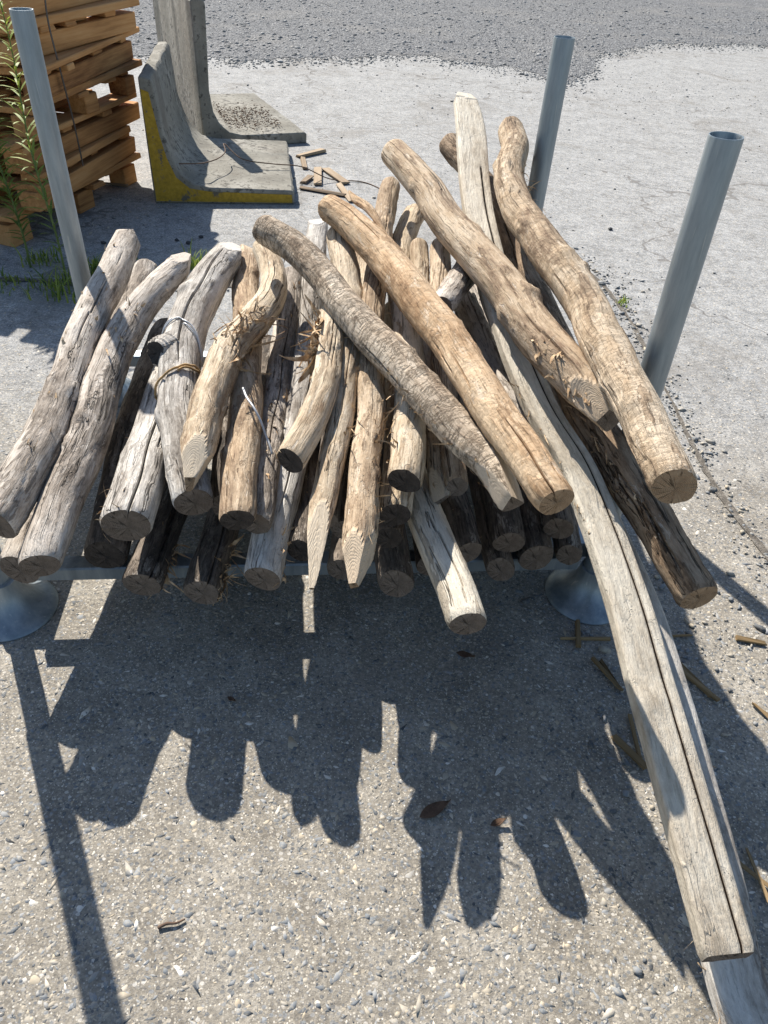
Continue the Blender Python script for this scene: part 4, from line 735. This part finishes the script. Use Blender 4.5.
# ------------------------------------------------------------------ offcuts and splinters on the ground
rgd = np.random.default_rng(9)
def chip(name, loc, size, rz, mat, label, cat, group, rx=0.0):
    V, F = bevel_box(*size, b=min(size)*.15, jit=min(size)*.22, rg=rgd); o = mesh_obj(name, V, F, MT[mat], smooth=False); o.location = (*loc, size[2]/2+.004+(size[1]/2*abs(math.sin(rx)))); o.rotation_euler = (rx, 0, rz); return tag(o, label, cat, group)
GO = 'offcuts beside the low concrete block'
for (x, y, l, w, a, lab) in OFFCUTS: chip('wood_offcut', (x, y), (w, l, .014), a, 'offcut', lab, 'offcut', GO)
for (x, y, l, w, a) in SLIVERS: chip('wood_sliver', (x, y), (w, l, .008), a, 'straw', 'yellowish split sliver lying on the concrete beside the long poles', 'sliver', 'slivers round the long poles')
def leaf(loc, l, a, label):
    V = []; F = []; n = 9
    for i in range(n):
        u = i/(n-1); w = .34*l*math.sin(math.pi*u**.8)*.5; zc = .004+.012*abs(u-.5)
        V += [(-w, (u-.5)*l, zc+.008*abs(math.sin(3*u))), (0, (u-.5)*l, zc), (w, (u-.5)*l, zc+.01*u)]
    for i in range(n-1):
        k = 3*i; F += [(k, k+1, k+4, k+3), (k+1, k+2, k+5, k+4)]
    o = mesh_obj('fallen_leaf', V, F, MT['deadleaf']); o.location = (*loc, .002); o.rotation_euler = (0, 0, a); tag(o, label, 'leaf')
    md = o.modifiers.new('thickness', 'SOLIDIFY'); md.thickness = .0012
for (x, y, l, a, lab) in LEAVES: leaf((x, y), l, a, lab)
for (x, y, s) in LUMPS:
    TV, TF = pebble_template(); V = TV*(1+rgd.normal(0, .15, (12, 1)))*s*np.array([1.2, .9, .7]); o = mesh_obj('dark_stone', V, TF, MT['dark'], smooth=False); o.location = (x, y, s*.55); tag(o, 'small black stone lying on the shaded concrete behind the logs', 'stone', 'black stones behind the logs')
S, Cq = catmull(np.array(TWIG), 16); Vt, Ft = tube(Cq-Cq[0], np.linspace(.0035, .0018, 16), 7); t = mesh_obj('twig', Vt, Ft, MT['rust']); t.location = Cq[0]; tag(t, 'thin dark twig on the sunlit concrete beyond the shadows', 'twig')
# ------------------------------------------------------------------ weeds
def blades(n, hmin, hmax, spread, rg, w=.004):
    V, F, Tn = [], [], []
    for _ in range(n):
        b = rg.normal(0, spread, 2); h = rg.uniform(hmin, hmax); d = rg.normal(0, 1, 2); d /= np.linalg.norm(d); ln = rg.uniform(.2, .9)*h; k = len(V); t = rg.random(); sd = np.array([-d[1], d[0]])
        for s in range(5):
            f = s/4; c = np.array([*(b+d*ln*f*f), h*(f-.25*f*f)]); ww = w*(1-f)**.7+.0004
            V += [c-np.array([*sd*ww, 0]), c+np.array([*sd*ww, 0])]; Tn += [t, t]
        for s in range(4): F.append((k+2*s, k+2*s+1, k+2*s+3, k+2*s+2))
    return V, F, Tn
for (x, y, n, h, sp, lab) in TUFTS:
    V, F, Tn = blades(n, h*.4, h, sp, rgd); o = mesh_obj('grass_tuft', V, F, MT['green'], attrs={'tint': ('FLOAT', Tn)}); o.location = (x, y, .004); tag(o, lab, 'grass', 'grass tufts in the concrete joint')
def weed(loc, H, lean, seed, label, dens=95):
    rg = np.random.default_rng(seed); root = empty('tall_weed', loc); tag(root, label, 'weed', 'tall weeds by the pallets')
    zs = np.linspace(0, 1, 26); P = np.stack([lean[0]*zs**1.5+.008*np.sin(zs*9), lean[1]*zs**1.5+.008*np.cos(zs*7), H*zs], 1)
    Vt, Ft = tube(P, np.linspace(.0055, .0018, 26), 7); mesh_obj('stem', Vt, Ft, MT['stem'], root)
    V, F, Tn = [], [], []
    for i in range(dens):
        f = .10+.9*(i/dens)**.8; p = np.array([np.interp(f, zs, P[:, q]) for q in range(3)]); a = i*2.4+rg.normal(0, .4)
        L_ = (.055+.075*math.sin(math.pi*min(1, f*1.02)))*rg.uniform(.7, 1.25); el = rg.uniform(.35, 1.0); d = np.array([math.cos(a)*math.cos(el), math.sin(a)*math.cos(el), math.sin(el)]); sd = np.array([-math.sin(a), math.cos(a), 0]); k = len(V); t = np.clip(.15+.75*f+rg.normal(0, .12), 0, 1)
        for s in range(5):
            g_ = s/4; w = .0058*math.sin(math.pi*(.12+.86*g_)); c = p+d*L_*g_+np.array([0, 0, -.35*L_*g_*g_]); V += [c-sd*w, c+sd*w]; Tn += [t, t]
        for s in range(4): F.append((k+2*s, k+2*s+1, k+2*s+3, k+2*s+2))
    o = mesh_obj('leaves', V, F, MT['green'], root, attrs={'tint': ('FLOAT', Tn)}); o['kind'] = 'stuff'
for a in WEEDS: weed(*a)
